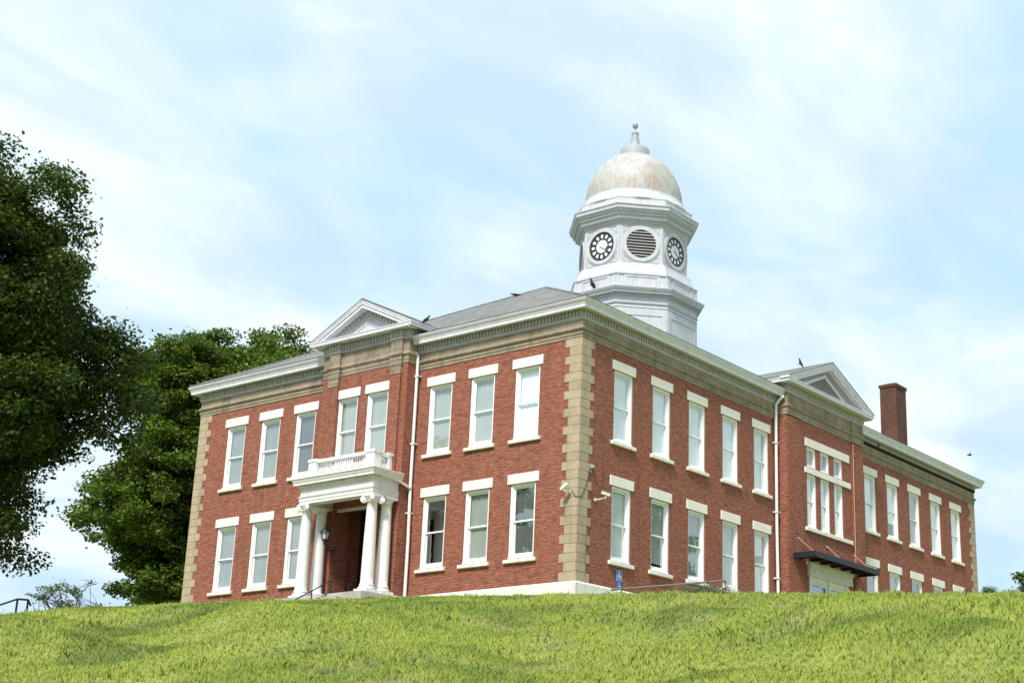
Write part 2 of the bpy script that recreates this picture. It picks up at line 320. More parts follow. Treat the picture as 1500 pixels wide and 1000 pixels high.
# ------------------------------------------------------------------ mesh helpers
ID = lambda u, v, z: (u, v, z)
TL = lambda u, v, z: (v, -u, z)           # left facade: u runs to the right seen from outside, v inwards
class MB:
    def __init__(s, T=ID): s.v = []; s.f = []; s.m = []; s.s = []; s.T = T; s.mi = 0; s.sm = False
    def add(s, vs, fs):
        o = len(s.v); s.v += [s.T(*p) for p in vs]
        for f in fs: s.f.append([o+i for i in f]); s.m.append(s.mi); s.s.append(s.sm)
    def box(s, a0, a1, b0, b1, c0, c1):
        s.add([(a0,b0,c0),(a1,b0,c0),(a1,b1,c0),(a0,b1,c0),(a0,b0,c1),(a1,b0,c1),(a1,b1,c1),(a0,b1,c1)],
              [(0,3,2,1),(4,5,6,7),(0,1,5,4),(1,2,6,5),(2,3,7,6),(3,0,4,7)])
    def quad(s, a, b, c, d): s.add([a, b, c, d], [(0, 1, 2, 3)])
    def prism_v(s, pts, v0, v1):          # polygon in (u,z) extruded along v
        n = len(pts); vs = [(p[0], v0, p[1]) for p in pts]+[(p[0], v1, p[1]) for p in pts]
        s.add(vs, [list(range(n)), list(range(2*n-1, n-1, -1))]+[(i, n+i, n+(i+1) % n, (i+1) % n) for i in range(n)])
    def tube(s, p0, p1, r0, r1=None, n=8, caps=True):
        r1 = r0 if r1 is None else r1; p0 = Vector(p0); p1 = Vector(p1); d = (p1-p0).normalized()
        a = d.orthogonal().normalized(); b = d.cross(a); sm = s.sm; s.sm = n > 5
        vs = [tuple(p0+(a*math.cos(t)+b*math.sin(t))*r0) for t in [math.tau*i/n for i in range(n)]]
        vs += [tuple(p1+(a*math.cos(t)+b*math.sin(t))*r1) for t in [math.tau*i/n for i in range(n)]]
        s.add(vs, [(i, (i+1) % n, n+(i+1) % n, n+i) for i in range(n)])
        s.sm = False
        if caps: s.add(vs, [list(range(n))[::-1], list(range(n, 2*n))])
        s.sm = sm
    def pipe(s, pts, r, n=8):
        for a, b in zip(pts, pts[1:]): s.tube(a, b, r, r, n)
    def lathe(s, c, prof, n=24, smooth=True, a0=0, axis='z'):
        o = len(s.v); rr = []
        for (r, z) in prof:
            for i in range(n):
                t = a0+math.tau*i/n
                if axis == 'z': rr.append((c[0]+r*math.cos(t), c[1]+r*math.sin(t), c[2]+z))
                else: rr.append((c[0]+r*math.cos(t), c[1]+z, c[2]+r*math.sin(t)))
        fs = [(k*n+i, k*n+(i+1) % n, (k+1)*n+(i+1) % n, (k+1)*n+i) for k in range(len(prof)-1) for i in range(n)]
        sm = s.sm; s.sm = smooth; s.add(rr, fs); s.sm = False
        k = (len(prof)-1)*n; s.add(rr, [list(range(n))[::-1], list(range(k, k+n))]); s.sm = sm
    def sweep(s, path, prof, closed=False):   # outward = right hand of travel; prof: closed polygon (out,z)
        P = [Vector(p) for p in path]; n = len(P); offs = []
        for i in range(n):
            d0 = (P[i]-P[i-1]).normalized() if (i > 0 or closed) else None
            d1 = (P[(i+1) % n]-P[i]).normalized() if (i < n-1 or closed) else None
            n0 = Vector((d0.y, -d0.x)) if d0 else None; n1 = Vector((d1.y, -d1.x)) if d1 else None
            if n0 is None: o = n1
            elif n1 is None: o = n0
            else:
                o = (n0+n1); o = o/max(.2, (1+n0.dot(n1)))
            offs.append(o)
        k = len(prof); vs = [(P[i].x+offs[i].x*q[0], P[i].y+offs[i].y*q[0], q[1]) for i in range(n) for q in prof]
        fs = []
        for i in range(n if closed else n-1):
            j = (i+1) % n
            for a in range(k):
                b = (a+1) % k; fs.append((i*k+a, i*k+b, j*k+b, j*k+a))
        if not closed: fs += [list(range(k)), list(range((n-1)*k, n*k))[::-1]]
        s.add(vs, fs)
    def build(s, name, mats, parent=None, label=None, loc=None, bevel=0):
        me = bpy.data.meshes.new(name)
        me.from_pydata(s.v, [], s.f)
        mats = mats if isinstance(mats, (list, tuple)) else [mats]
        for q in mats: me.materials.append(q)
        me.polygons.foreach_set('material_index', s.m); me.polygons.foreach_set('use_smooth', s.s)
        bm = bmesh.new(); bm.from_mesh(me); bmesh.ops.recalc_face_normals(bm, faces=bm.faces); bm.to_mesh(me); bm.free()
        me.update()
        o = bpy.data.objects.new(name, me); col.objects.link(o)
        if parent: o.parent = parent
        if label: o['label'] = label
        if loc: o.location = loc
        if bevel:
            md = o.modifiers.new('edge', 'BEVEL'); md.width = bevel; md.segments = 1; md.limit_method = 'ANGLE'; md.angle_limit = R(40)
        return o
def wall(mb, u0, u1, z0, z1, v, holes, depth=.26):
    us = sorted({u0, u1, *[h[0] for h in holes], *[h[1] for h in holes]}); zs = sorted({z0, z1, *[h[2] for h in holes], *[h[3] for h in holes]})
    for a, b in zip(us, us[1:]):
        for c, d in zip(zs, zs[1:]):
            mu, mz = (a+b)/2, (c+d)/2
            if any(h[0] < mu < h[1] and h[2] < mz < h[3] for h in holes): continue
            mb.quad((a, v, c), (b, v, c), (b, v, d), (a, v, d))
    for h in holes:
        a, b, c, d = h[:4]; w_ = v+(h[4] if len(h) > 4 else depth)
        mb.quad((a, v, c), (a, w_, c), (a, w_, d), (a, v, d)); mb.quad((b, v, c), (b, v, d), (b, w_, d), (b, w_, c))
        mb.quad((a, v, d), (b, v, d), (b, w_, d), (a, w_, d)); mb.quad((a, v, c), (a, w_, c), (b, w_, c), (b, v, c))
def tag(o, label=None, cat=None, group=None, kind=None):
    for k, v in (('label', label), ('category', cat), ('group', group), ('kind', kind)):
        if v: o[k] = v
    return o
def empty(name, loc=(0, 0, 0), rz=0):
    o = bpy.data.objects.new(name, None); col.objects.link(o); o.location = loc; o.rotation_euler.z = rz; o.empty_display_size = .3
    return o

# ------------------------------------------------------------------ terrain
PX, PY, EYE = -38.393, -30.216, -7.552
AZ = np.radians([10, 21.1, 22.9, 27.5, 34.0, 38.2, 44.5, 48.3, 52.7, 56.7, 58.9, 75])
TT = np.array([.1415, .1446, .1455, .1463, .1457, .1439, .1392, .1340, .1280, .1206, .1139, .10])
rs = np.random.RandomState(3)
WV = [(rs.uniform(.25, 1.6), rs.uniform(0, math.tau), rs.uniform(0, math.tau)) for _ in range(14)]
def bumps(x, y):
    s = np.zeros_like(x)
    for k, a, p in WV: s = s+np.sin((x*np.cos(a)+y*np.sin(a))*k*1.7+p)*(.075/(k+.35))
    return s
def height(x, y):
    x = np.asarray(x, float); y = np.asarray(y, float)
    dx, dy = x-PX, y-PY; d = np.hypot(dx, dy)+1e-6; az = np.arctan2(dy, dx)
    t = np.interp(az, AZ, TT)
    Dc = 43.5+1.2*np.sin(az*9+1)
    g = -1.6+(t+3.2/Dc)*d-1.6/Dc**2*d*d
    gc = t*Dc
    flat = gc+(d-Dc)*t*.35*np.exp(-np.maximum(d-Dc, 0)/6)
    da = np.abs((az-R(40)+math.pi) % math.tau-math.pi); front = da < R(34)          # the slope eases off to level ground on both sides and behind
    W = np.clip((R(105)-da)/R(70), 0, 1); W = W*W*(3-2*W)
    g = np.where(d > Dc, flat, g)
    g = -1.6+(g+1.6)*W
    fade = np.clip((d-6)/6, 0, 1)*np.clip((Dc-2-d)/9, 0.07, 1)
    # a low bank swelling towards the right foreground
    s = (x+27.8)*.431-(y+22.6)*.902
    bank = .20*(np.tanh(s*1.1+.5*np.sin(d*.5))-1)*np.exp(-((d-19)/9)**2)
    h = g+bumps(x, y)*fade*.8+bank*front
    cap = (t-.0008)*d+.04*np.exp(-(Dc-d)/2.0)
    return EYE+np.where(front & (d < Dc-.5) & (d > 9), np.minimum(h, cap), h)
xs = np.concatenate([np.linspace(-700, -60, 14)[:-1], np.linspace(-60, 70, 290), np.linspace(70, 900, 16)[1:]])
ys = np.concatenate([np.linspace(-700, -50, 14)[:-1], np.linspace(-50, 80, 290), np.linspace(80, 900, 16)[1:]])
GX, GY = np.meshgrid(xs, ys); GZ = height(GX, GY)
far = np.clip((np.hypot(GX, GY)-75)/60, 0, 1); GZ = GZ*(1-far)+(-2.5)*far
near_b = (GX > -3) & (GX < 36) & (GY > -1) & (GY < 23); GZ = np.where(near_b, np.minimum(GZ, -.85), GZ)
nx, ny = len(xs), len(ys)
me = bpy.data.meshes.new('ground'); vv = np.stack([GX.ravel(), GY.ravel(), GZ.ravel()], 1)
ii = (np.arange(ny-1)[:, None]*nx+np.arange(nx-1)[None, :]).ravel()
ff = np.stack([ii, ii+1, ii+nx+1, ii+nx], 1)
me.vertices.add(len(vv)); me.vertices.foreach_set('co', vv.ravel()); me.loops.add(ff.size); me.polygons.add(len(ff))
me.loops.foreach_set('vertex_index', ff.ravel().astype(np.int32)); me.polygons.foreach_set('loop_start', np.arange(0, ff.size, 4, dtype=np.int32))
me.update(calc_edges=True); me.polygons.foreach_set('use_smooth', np.ones(len(ff), bool)); me.materials.append(M['ground'])
go = bpy.data.objects.new('ground', me); col.objects.link(go); tag(go, kind='structure')

def np_mesh(name, V, k, mat, tone=None, smooth=False):
    n = len(V)//k; me = bpy.data.meshes.new(name)
    me.vertices.add(len(V)); me.vertices.foreach_set('co', V.astype(np.float32).ravel())
    me.loops.add(len(V)); me.polygons.add(n)
    me.loops.foreach_set('vertex_index', np.arange(len(V), dtype=np.int32)); me.polygons.foreach_set('loop_start', np.arange(0, len(V), k, dtype=np.int32))
    me.update(calc_edges=True); me.materials.append(mat)
    if tone is not None:
        a = me.attributes.new('tone', 'FLOAT', 'POINT'); a.data.foreach_set('value', tone.astype(np.float32))
    o = bpy.data.objects.new(name, me); col.objects.link(o); return o

def grass():
    r = np.random.RandomState(11); out = []; tones = []
    bands = [(9, 20, 330000, .034, .0040, 17, 63), (20, 32, 260000, .042, .0065, 17, 63), (32, 47.5, 200000, .045, .010, 17, 63)]
    for a0, a1 in ((-12, 17), (63, 92)): bands += [(6, 22, 70000, .040, .0065, a0, a1), (22, 47.5, 90000, .05, .013, a0, a1)]
    for (d0, d1, n, hgt, wid, a0, a1) in bands:
        d = np.sqrt(r.uniform(d0**2, d1**2, n)); az = r.uniform(R(a0), R(a1), n)
        x = PX+d*np.cos(az); y = PY+d*np.sin(az)
        # tufts: pull the blades into clumps
        cx = np.round(x/.16)*.16+.05*np.sin(y*37); cy = np.round(y/.16)*.16+.05*np.cos(x*31)
        k = r.uniform(0, .55, n); x = x*(1-k)+cx*k; y = y*(1-k)+cy*k
        z = height(x, y)
        patch = .5+.5*np.sin(x*.9+1.3*np.sin(y*.7))*np.sin(y*1.1+np.sin(x*.6)*1.7)
        patch2 = .5+.5*np.sin(x*3.1+2*np.sin(y*2.3))*np.sin(y*2.9)
        h = hgt*(.45+.75*r.rand(n)**1.5+.6*patch+.5*patch2); h *= np.where(r.rand(n) > .992, 1.9, 1)
        w1 = np.sin(x*2.3+1.7*np.sin(y*1.9))*np.sin(y*2.1+1.3*np.sin(x*1.7)); h *= 1+1.1*np.clip(w1-.72, 0, 1)*4*(np.sin(x*.5+y*.3) > 0)
        a = r.uniform(0, math.tau, n); ln = r.uniform(.1, .9, n)*h
        wd = wid*r.uniform(.6, 1.4, n)
        la = a+r.uniform(-1.4, 1.4, n)
        ux, uy = np.cos(a+math.pi/2)*wd, np.sin(a+math.pi/2)*wd
        b0 = np.stack([x-ux, y-uy, z-.015], 1); b1 = np.stack([x+ux, y+uy, z-.01], 1)
        mx_, my_ = x+np.cos(la)*ln*.35, y+np.sin(la)*ln*.35
        m0 = np.stack([mx_-ux*.8, my_-uy*.8, z+h*.62], 1); m1 = np.stack([mx_+ux*.8, my_+uy*.8, z+h*.62], 1)
        tp = np.stack([x+np.cos(la)*ln, y+np.sin(la)*ln, z+h], 1)
        out.append(np.stack([b0, b1, m1, tp, m0], 1).reshape(-1, 3))
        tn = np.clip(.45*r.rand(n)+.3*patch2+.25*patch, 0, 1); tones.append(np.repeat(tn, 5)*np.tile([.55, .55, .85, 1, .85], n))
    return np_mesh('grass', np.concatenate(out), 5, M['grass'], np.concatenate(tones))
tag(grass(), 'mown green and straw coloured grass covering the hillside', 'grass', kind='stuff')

# ------------------------------------------------------------------ courthouse
LY, LX = 20.36, 33.5
ZF, ZE = 8.47, 9.44                        # bottom of the stone frieze, underside of the eaves
ZLT, ZUT, ZUS, ZLS = 3.913, 8.113, 5.017, .796
LINT, SILL = .355, .16
WIN_L = [2.414, 4.513, 6.572, 13.82, 15.88, 17.97]
WIN_R = [2.473, 4.86, 7.241, 9.616, 11.973, 21.622, 23.903, 26.257, 28.667, 31.069]
OW = 1.14
bld = empty('courthouse')
tag(bld, 'two storey red brick courthouse with tan stone corners and a white domed clock tower', 'courthouse')

def holes(us, up_=True, lo=True):
    h = []
    for u in us:
        if up_: h.append((u-OW/2, u+OW/2, ZUS+SILL, ZUT-LINT))
        if lo: h.append((u-OW/2, u+OW/2, ZLS+SILL, ZLT-LINT))
    return h
mb = MB(TL)
UL = [-y for y in WIN_L]
DOOR_U = (-11.2, -8.96)
wall(mb, -LY, 0, -1.4, ZF+.02, 0, holes(UL)+[(DOOR_U[0], DOOR_U[1], -.06, 3.47, .3)])
mb.T = ID
wall(mb, 0, LX, -1.4, ZF+.02, 0, holes(WIN_R))
mb.quad((LX, 0, -1.4), (LX, LY, -1.4), (LX, LY, ZF), (LX, 0, ZF)); mb.quad((LX, LY, -1.4), (0, LY, -1.4), (0, LY, ZF), (LX, LY, ZF))
# entrance bay on the left facade
BA, BB, BV = -12.35, -7.80, -.55
mb.T = TL
BW = [(-11.46, -10.34), (-9.85, -8.73)]
wall(mb, BA, BB, -1.4, 8.72, BV, [(a, b, ZUS+SILL, 7.76) for a, b in BW]+[(DOOR_U[0], DOOR_U[1], -.06, 3.47, .545)])
for u in (BA, BB): mb.quad((u, BV, -1.4), (u, 0.0, -1.4), (u, 0.0, 8.72), (u, BV, 8.72))
PIL = [(-11.95, -11.40), (-8.62, -8.08)]
for a, b in PIL: mb.box(a, b, BV-.10, BV+.01, -1.3, 8.30)
# pavilion on the right facade
PA, PB, PV = 13.25, 20.0, -.45
mb.T = ID
TW = [15.32, 16.50, 17.70]
ph = []
for c in TW: ph += [(c-.40, c+.40, 6.70+.10, 7.66), (c-.40, c+.40, 4.22, 6.50)]
DR = (14.95, 18.35)
wall(mb, PA, PB, -1.4, 8.72, PV, ph+[(DR[0], DR[1], -.9, 2.30, .44)])
for u in (PA, PB): mb.quad((u, PV, -1.4), (u, 0.0, -1.4), (u, 0.0, 8.72), (u, PV, 8.72))
mb.box(PA+.0, PA+1.25, PV-.05, PV+.01, -1.3, 8.62); mb.box(PB-1.05, PB, PV-.05, PV+.01, -1.3, 8.62)
mb.mi = 1
# partitions inside, coloured near-black to stand for unlit rooms behind clear panes
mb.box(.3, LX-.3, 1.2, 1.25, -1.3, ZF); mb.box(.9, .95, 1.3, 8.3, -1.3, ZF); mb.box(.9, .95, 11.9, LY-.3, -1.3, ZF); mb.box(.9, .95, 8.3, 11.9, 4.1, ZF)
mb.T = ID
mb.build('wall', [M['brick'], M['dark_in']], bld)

# water table
mb = MB(); prof = [(-.02, -1.5), (.07, -1.5), (.07, -.06), (.03, 0.0), (-.02, 0.0)]
mb.sweep([(LX, LY), (0, LY), (0, -BA+.0)], prof); mb.sweep([(0, -BB), (0, 0), (PA, 0)], prof); mb.sweep([(PB, 0), (LX, 0), (LX, LY-.01)], prof)
mb.sweep([(0, -BA), (BV, -BA), (BV, 11.2)], prof); mb.sweep([(BV, 8.96), (BV, -BB), (0, -BB)], prof)
mb.sweep([(PA, 0), (PA, PV-.05), (DR[0]-.3, PV-.05)], prof); mb.sweep([(DR[1]+.3, PV-.05), (PB, PV-.05), (PB, 0)], prof)
mb.build('water_table', M['white_stone'], bld)

# quoins
def quoins(cx, cy, dx, dy, label=None):
    mb = MB(); n = 27; h = ZF/n
    for i in range(n):
        L_ = .73 if i % 2 == 0 else .53
        z0, z1 = i*h+.004, (i+1)*h-.004
        p = .018
        x0, x1 = sorted((cx-dx*p, cx+dx*L_)); y0, y1 = sorted((cy-dy*p, cy+dy*.05)); mb.box(x0, x1, y0, y1, z0, z1)
        x0, x1 = sorted((cx-dx*p, cx+dx*.05)); y0, y1 = sorted((cy+dy*.05, cy+dy*L_)); mb.box(x0, x1, y0, y1, z0, z1)
    x0, x1 = sorted((cx-dx*.012, cx+dx*.52)); y0, y1 = sorted((cy-dy*.012, cy+dy*.52)); mb.box(x0, x1, y0, y1, 0.0, ZF)
    return mb.build('quoins', M['tan'], bld, label, bevel=.012)
quoins(0, 0, 1, 1); quoins(0, LY, 1, -1); quoins(LX, 0, -1, 1)

# entablature: stone frieze, dentils, cornice
PATH_B = [(0, -BB), (0, 0), (PA, 0)]
PATH_C = [(PB, 0), (LX, 0), (LX, LY), (0, LY), (0, -BA)]
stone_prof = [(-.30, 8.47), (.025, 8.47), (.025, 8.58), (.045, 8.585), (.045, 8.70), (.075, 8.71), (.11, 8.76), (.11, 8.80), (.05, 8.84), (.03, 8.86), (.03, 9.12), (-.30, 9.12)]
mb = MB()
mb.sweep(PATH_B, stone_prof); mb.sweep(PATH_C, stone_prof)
bayP = [(0, 12.35), (BV, 12.35), (BV, 11.95), (BV-.10, 11.95), (BV-.10, 11.40), (BV, 11.40), (BV, 8.62), (BV-.10, 8.62), (BV-.10, 8.08), (BV, 8.08), (BV, 7.80), (0, 7.80)]
pavP = [(PA, 0), (PA, PV-.05), (PA+1.25, PV-.05), (PA+1.25, PV), (PB-1.05, PV), (PB-1.05, PV-.05), (PB, PV-.05), (PB, 0)]
bay_prof = [(-.2, 8.70), (.02, 8.70), (.02, 8.82), (.035, 8.825), (.035, 8.97), (.06, 8.98), (.09, 9.03), (.09, 9.07), (.035, 9.11), (.02, 9.13), (.02, 9.64), (-.2, 9.64)]
mb.sweep(bayP, bay_prof); mb.sweep(pavP, bay_prof)
mb.T = TL
for a, b in PIL: mb.box(a, b, BV-.115, BV+.01, 8.29, 8.72); mb.box(a-.02, b+.02, BV-.135, BV+.01, 8.62, 8.70)
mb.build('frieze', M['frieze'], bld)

def dentils(mb, path, z0, z1, out, step=.155, wdt=.085):
    for (x0, y0), (x1, y1) in zip(path, path[1:]):
        L_ = math.hypot(x1-x0, y1-y0)
        if L_ < .25: continue
        dx, dy = (x1-x0)/L_, (y1-y0)/L_; nx_, ny_ = dy, -dx; n = max(1, round(L_/step))
        for i in range(n):
            c = (i+.5)*L_/n
            if rnd.random() < .025: continue
            ps = []
            for (t, o_) in ((-1, -.02), (1, -.02), (1, out), (-1, out)):
                ps.append((x0+dx*(c+t*wdt/2)+nx_*o_, y0+dy*(c+t*wdt/2)+ny_*o_))
            mb.add([(p[0], p[1], z0) for p in ps]+[(p[0], p[1], z1) for p in ps], [(0, 1, 2, 3), (4, 5, 6, 7), (0, 1, 5, 4), (1, 2, 6, 5), (2, 3, 7, 6), (3, 0, 4, 7)])
mb = MB(); bed = [(-.1, 9.11), (.06, 9.11), (.06, 9.15), (.085, 9.16), (.085, 9.22), (.055, 9.225), (.055, ZE+.03), (-.1, ZE+.03)]
for P in (PATH_B, PATH_C[:2]+[], PATH_C): mb.sweep(P, bed) if P is not PATH_C[:2] else None
bed2 = [(-.1, 9.63), (.05, 9.63), (.07, 9.67), (.07, 9.71), (.045, 9.715), (.045, 10.03), (-.1, 10.03)]
mb.sweep(bayP, bed2); mb.sweep(pavP, bed2)
def jog_off(P, o): return P
dentils(mb, [(-.055, -BB), (-.055, -.055), (PA, -.055)], 9.235, 9.41, .06)
dentils(mb, [(PB, -.055), (LX+.055, -.055)], 9.235, 9.41, .06); dentils(mb, [(-.055, LY+.05), (-.055, -BA)], 9.235, 9.41, .06)
dentils(mb, [(BV-.045, 11.35), (BV-.045, 8.67)], 9.73, 9.94, .055); 
for a, b in ((12.39, 11.99), (8.04, 7.76)): dentils(mb, [(BV-.045, a), (BV-.045, b)], 9.73, 9.94, .055)
for a, b in PIL: dentils(mb, [(BV-.145, -a+.04), (BV-.145, -b-.04)], 9.73, 9.94, .055)
dentils(mb, [(BV, 7.755), (.4, 7.755)], 9.73, 9.94, .055); dentils(mb, [(0.4, 12.395), (BV, 12.395)], 9.73, 9.94, .055)
dentils(mb, [(PA-.045, .4), (PA-.045, PV-.05)], 9.73, 9.94, .055); dentils(mb, [(PA-.04, PV-.095), (PA+1.25, PV-.095)], 9.73, 9.94, .055)
dentils(mb, [(PA+1.3, PV-.045), (PB-1.1, PV-.045)], 9.73, 9.94, .055); dentils(mb, [(PB-1.0, PV-.095), (PB+.05, PV-.095)], 9.73, 9.94, .055)
mb.build('dentil_band', M['dentil'], bld)

mb = MB()
corn = [(-.1, ZE+.012), (.30, ZE+.012), (.30, ZE-.025), (.36, ZE-.025), (.37, ZE+.09), (.385, ZE+.10), (.395, ZE+.14), (.44, ZE+.20), (.47, ZE+.26), (.48, ZE+.30), (.42, ZE+.305), (-.1, ZE+.30)]
mb.sweep(PATH_B, corn); mb.sweep(PATH_C, corn)
mb.mi = 1
for P in (PATH_B, PATH_C):
    mb.sweep(P, [(.40, ZE+.30), (.485, ZE+.30), (.485, ZE+.322), (.40, ZE+.33)])
mb.build('cornice', [M['trim'], M['black']], bld)

# roof
EZ = ZE+.31; o_ = .42; AP = 15.43
sl = (AP-EZ)/(LY/2+o_)
mb = MB(); y0, y1, x0, x1 = -o_, LY+o_, -o_, LX+o_; yc = LY/2
r0, r1 = (10.2, yc, AP), (LX-10.2, yc, AP)
for dz in (0,):
    A, B_, C_, D_ = (x0, y0, EZ), (x1, y0, EZ), (x1, y1, EZ), (x0, y1, EZ)
    mb.add([A, B_, C_, D_, r0, r1], [(0, 1, 5, 4), (1, 2, 5), (2, 3, 4, 5), (3, 0, 4)])
# ridge and hip caps
for a, b in ((A, r0), (D_, r0), (r0, r1), (B_, r1)):
    mb.tube(Vector(a)+Vector((0, 0, .0)), Vector(b), .06, .06, 6)
mb.box(9.6, 11.4, yc-.75, yc+.75, AP-.55, AP-.33)
roof = mb.build('roof', M['shingle'], bld)
mb = MB(); mb.box(30.95, 32.15, 3.0, 3.95, 9.6, 14.82); mb.box(30.90, 32.2, 2.95, 4.0, 14.82, 14.98); mb.box(31.1, 32.0, 3.15, 3.8, 14.98, 15.06)
mb.build('chimney', M['brick_old'], roof)

# pediments
def pediment(T, uc, half, bh, bv, apex, ze, louver, name='pediment'):
    root_mb = MB(T); f = bv-.42
    tb = 10.20; k = (apex-ze)/half
    def zr(u, off=0): return apex-abs(u-uc)*k-off
    # horizontal cornice round the bay
    root_mb.T = ID
    pts = [T(uc-bh, .9, 0)[:2], T(uc-bh, bv, 0)[:2], T(uc+bh, bv, 0)[:2], T(uc+bh, .9, 0)[:2]]
    root_mb.sweep(pts, [(-.05, 10.012), (.36, 10.012), (.36, 9.985), (.42, 9.985), (.43, 10.10), (.45, 10.12), (.45, 10.15), (-.05, 10.16)])
    root_mb.T = T
    # crown running back along both sides under the gable eaves
    for sg in (-1, 1):
        e = uc+sg*half; e2 = uc+sg*(bh+.2)
        root_mb.prism_v([(e2, 10.14), (e-sg*.07, 10.14), (e, ze+.0), (e2, zr(e2, .02))], f, .9)
        # raking cornice: crown, corona, bed
        def rk(o1, o2, f0, f1, inner=0):
            ue = uc+sg*(half-inner)
            root_mb.prism_v([(ue, zr(ue, o1)), (uc, apex-o1), (uc, apex-o2), (ue, zr(ue, o2))], f0, f1)
        rk(.015, .10, f-.035, bv, .0); rk(.10, .20, f-.015, bv, .06); rk(.20, .34, f+.02, bv, .14); 
    pd = root_mb.build(name, M['trim'], bld)
    # gable roof
    g = MB(T)
    vb = (apex-EZ)/sl-o_+.4; ve = .9
    for sg in (-1, 1):
        e = uc+sg*(half+.01)
        g.add([(e, f-.05, ze+.0), (uc, f-.05, apex+.0), (uc, vb, apex), (e, max(.4, (ze-EZ)/sl-o_+.3), ze),
               (e, f-.05, ze-.03), (uc, f-.05, apex-.03)], [(0, 1, 2, 3), (0, 1, 5, 4)])
    g.tube(g_apex(uc, f-.05, apex), g_apex(uc, vb, apex), .035, .035, 6)
    g.build('gable_roof', M['shingle'], pd)
    # tympanum and rake dentils
    t = MB(T); v = bv-.03
    zb = 10.14; hb = (apex-.30-zb)/k
    t.prism_v([(uc-hb, zb), (uc+hb, zb), (uc, apex-.30)], v, v+.2)
    t.mi = 1
    L_ = math.hypot(hb, hb*k); n = int(hb/.17)
    for sg in (-1, 1):
        # band behind dentils
        t.prism_v([(uc+sg*hb, zb), (uc, apex-.30), (uc, apex-.60), (uc+sg*(hb-.30/k), zb)], v-.05, v)
        for i in range(1, n-1):
            if rnd.random() < .05: continue
            u = uc+sg*(i+.3)*hb/n; z = zr(u, .36)
            t.prism_v([(u, z), (u+sg*.085, z-.085*k), (u+sg*.085, z-.085*k-.15), (u, z-.15)], v-.12, v-.04)
    hb2 = hb-.30/k-.35/k*.6; za = zb+hb2*k
    if not louver:
        t.mi = 0
        for sg in (-1, 1): t.prism_v([(uc+sg*hb2, zb), (uc, za), (uc, za-.06), (uc+sg*(hb2-.06/k), zb)], v-.025, v)
    t.build('tympanum', [M['tower'], M['dentil']], pd)
    if louver:
        l = MB(T); uc = uc-.12; w2 = 2.0; zt = 11.03; kk = (zt-10.19)/w2
        for sg in (-1, 1):
            l.prism_v([(uc+sg*(w2+.32), 10.16), (uc, zt+.14), (uc, zt), (uc+sg*w2, 10.16+.03)], v-.07, v-.002)
        l.mi = 2; l.prism_v([(uc-w2, 10.17), (uc+w2, 10.17), (uc, zt)], v-.012, v-.004)
        l.mi = 1
        for i in range(8):
            z = 10.20+i*.098; ww = (zt-z)/kk-.05
            if ww > .05:
                l.add([(uc-ww, v-.065, z), (uc+ww, v-.065, z), (uc+ww, v-.02, z+.045), (uc-ww, v-.02, z+.03), (uc-ww, v-.065, z+.045), (uc+ww, v-.065, z+.045)], [(0, 1, 2, 3), (0, 1, 5, 4), (4, 5, 2, 3)])
        l.build('louver', [M['trim'], M['louver'], M['black']], pd)
    return pd
def g_apex(u, v, z): return (u, v, z)
pediment(TL, -10.06, 2.72, 2.275, BV, 11.50, 10.20, False)
pediment(ID, 16.62, 3.85, 3.375, PV, 11.72, 10.22, True)

# ---- windows
def window_mesh(w_, h, two=True):
    f = MB(); a = w_/2
    def ring(t, y0, y1, z0, z1, ins=0, tt=None):
        tt = tt or t; x = a-ins
        f.box(-x, -x+t, y0, y1, z0, z1); f.box(x-t, x, y0, y1, z0, z1)
        f.box(-x+t, x-t, y0, y1, z1-tt, z1); f.box(-x+t, x-t, y0, y1, z0, z0+tt)
    ring(.075, .035, .23, 0, h); ring(.035, .075, .23, .075, h-.075, .075)
    mid = h*.5
    i = .11; x = a-i; s_ = .045 if two else .03
    if two:
        f.box(-x, -x+s_, .12, .155, mid, h-.11); f.box(x-s_, x, .12, .155, mid, h-.11); f.box(-x+s_, x-s_, .12, .155, h-.11-s_, h-.11)
        f.box(-x, x, .115, .165, mid-.028, mid+.028)
        f.box(-x, -x+s_, .165, .20, .11, mid-.028); f.box(x-s_, x, .165, .20, .11, mid-.028); f.box(-x+s_, x-s_, .165, .20, .11, .20)
    f.box(-a+.0, a-.0, .0, .035, .0, .045)
    g = MB(); q = x-.02
    if two:
        g.quad((-q, .138, mid), (q, .138, mid), (q, .138, h-.12), (-q, .138, h-.12)); g.quad((-q, .182, .12), (q, .182, .12), (q, .182, mid), (-q, .182, mid))
    else: g.quad((-q, .15, .1), (q, .15, .1), (q, .15, h-.1), (-q, .15, h-.1))
    return f, g
cache = {}
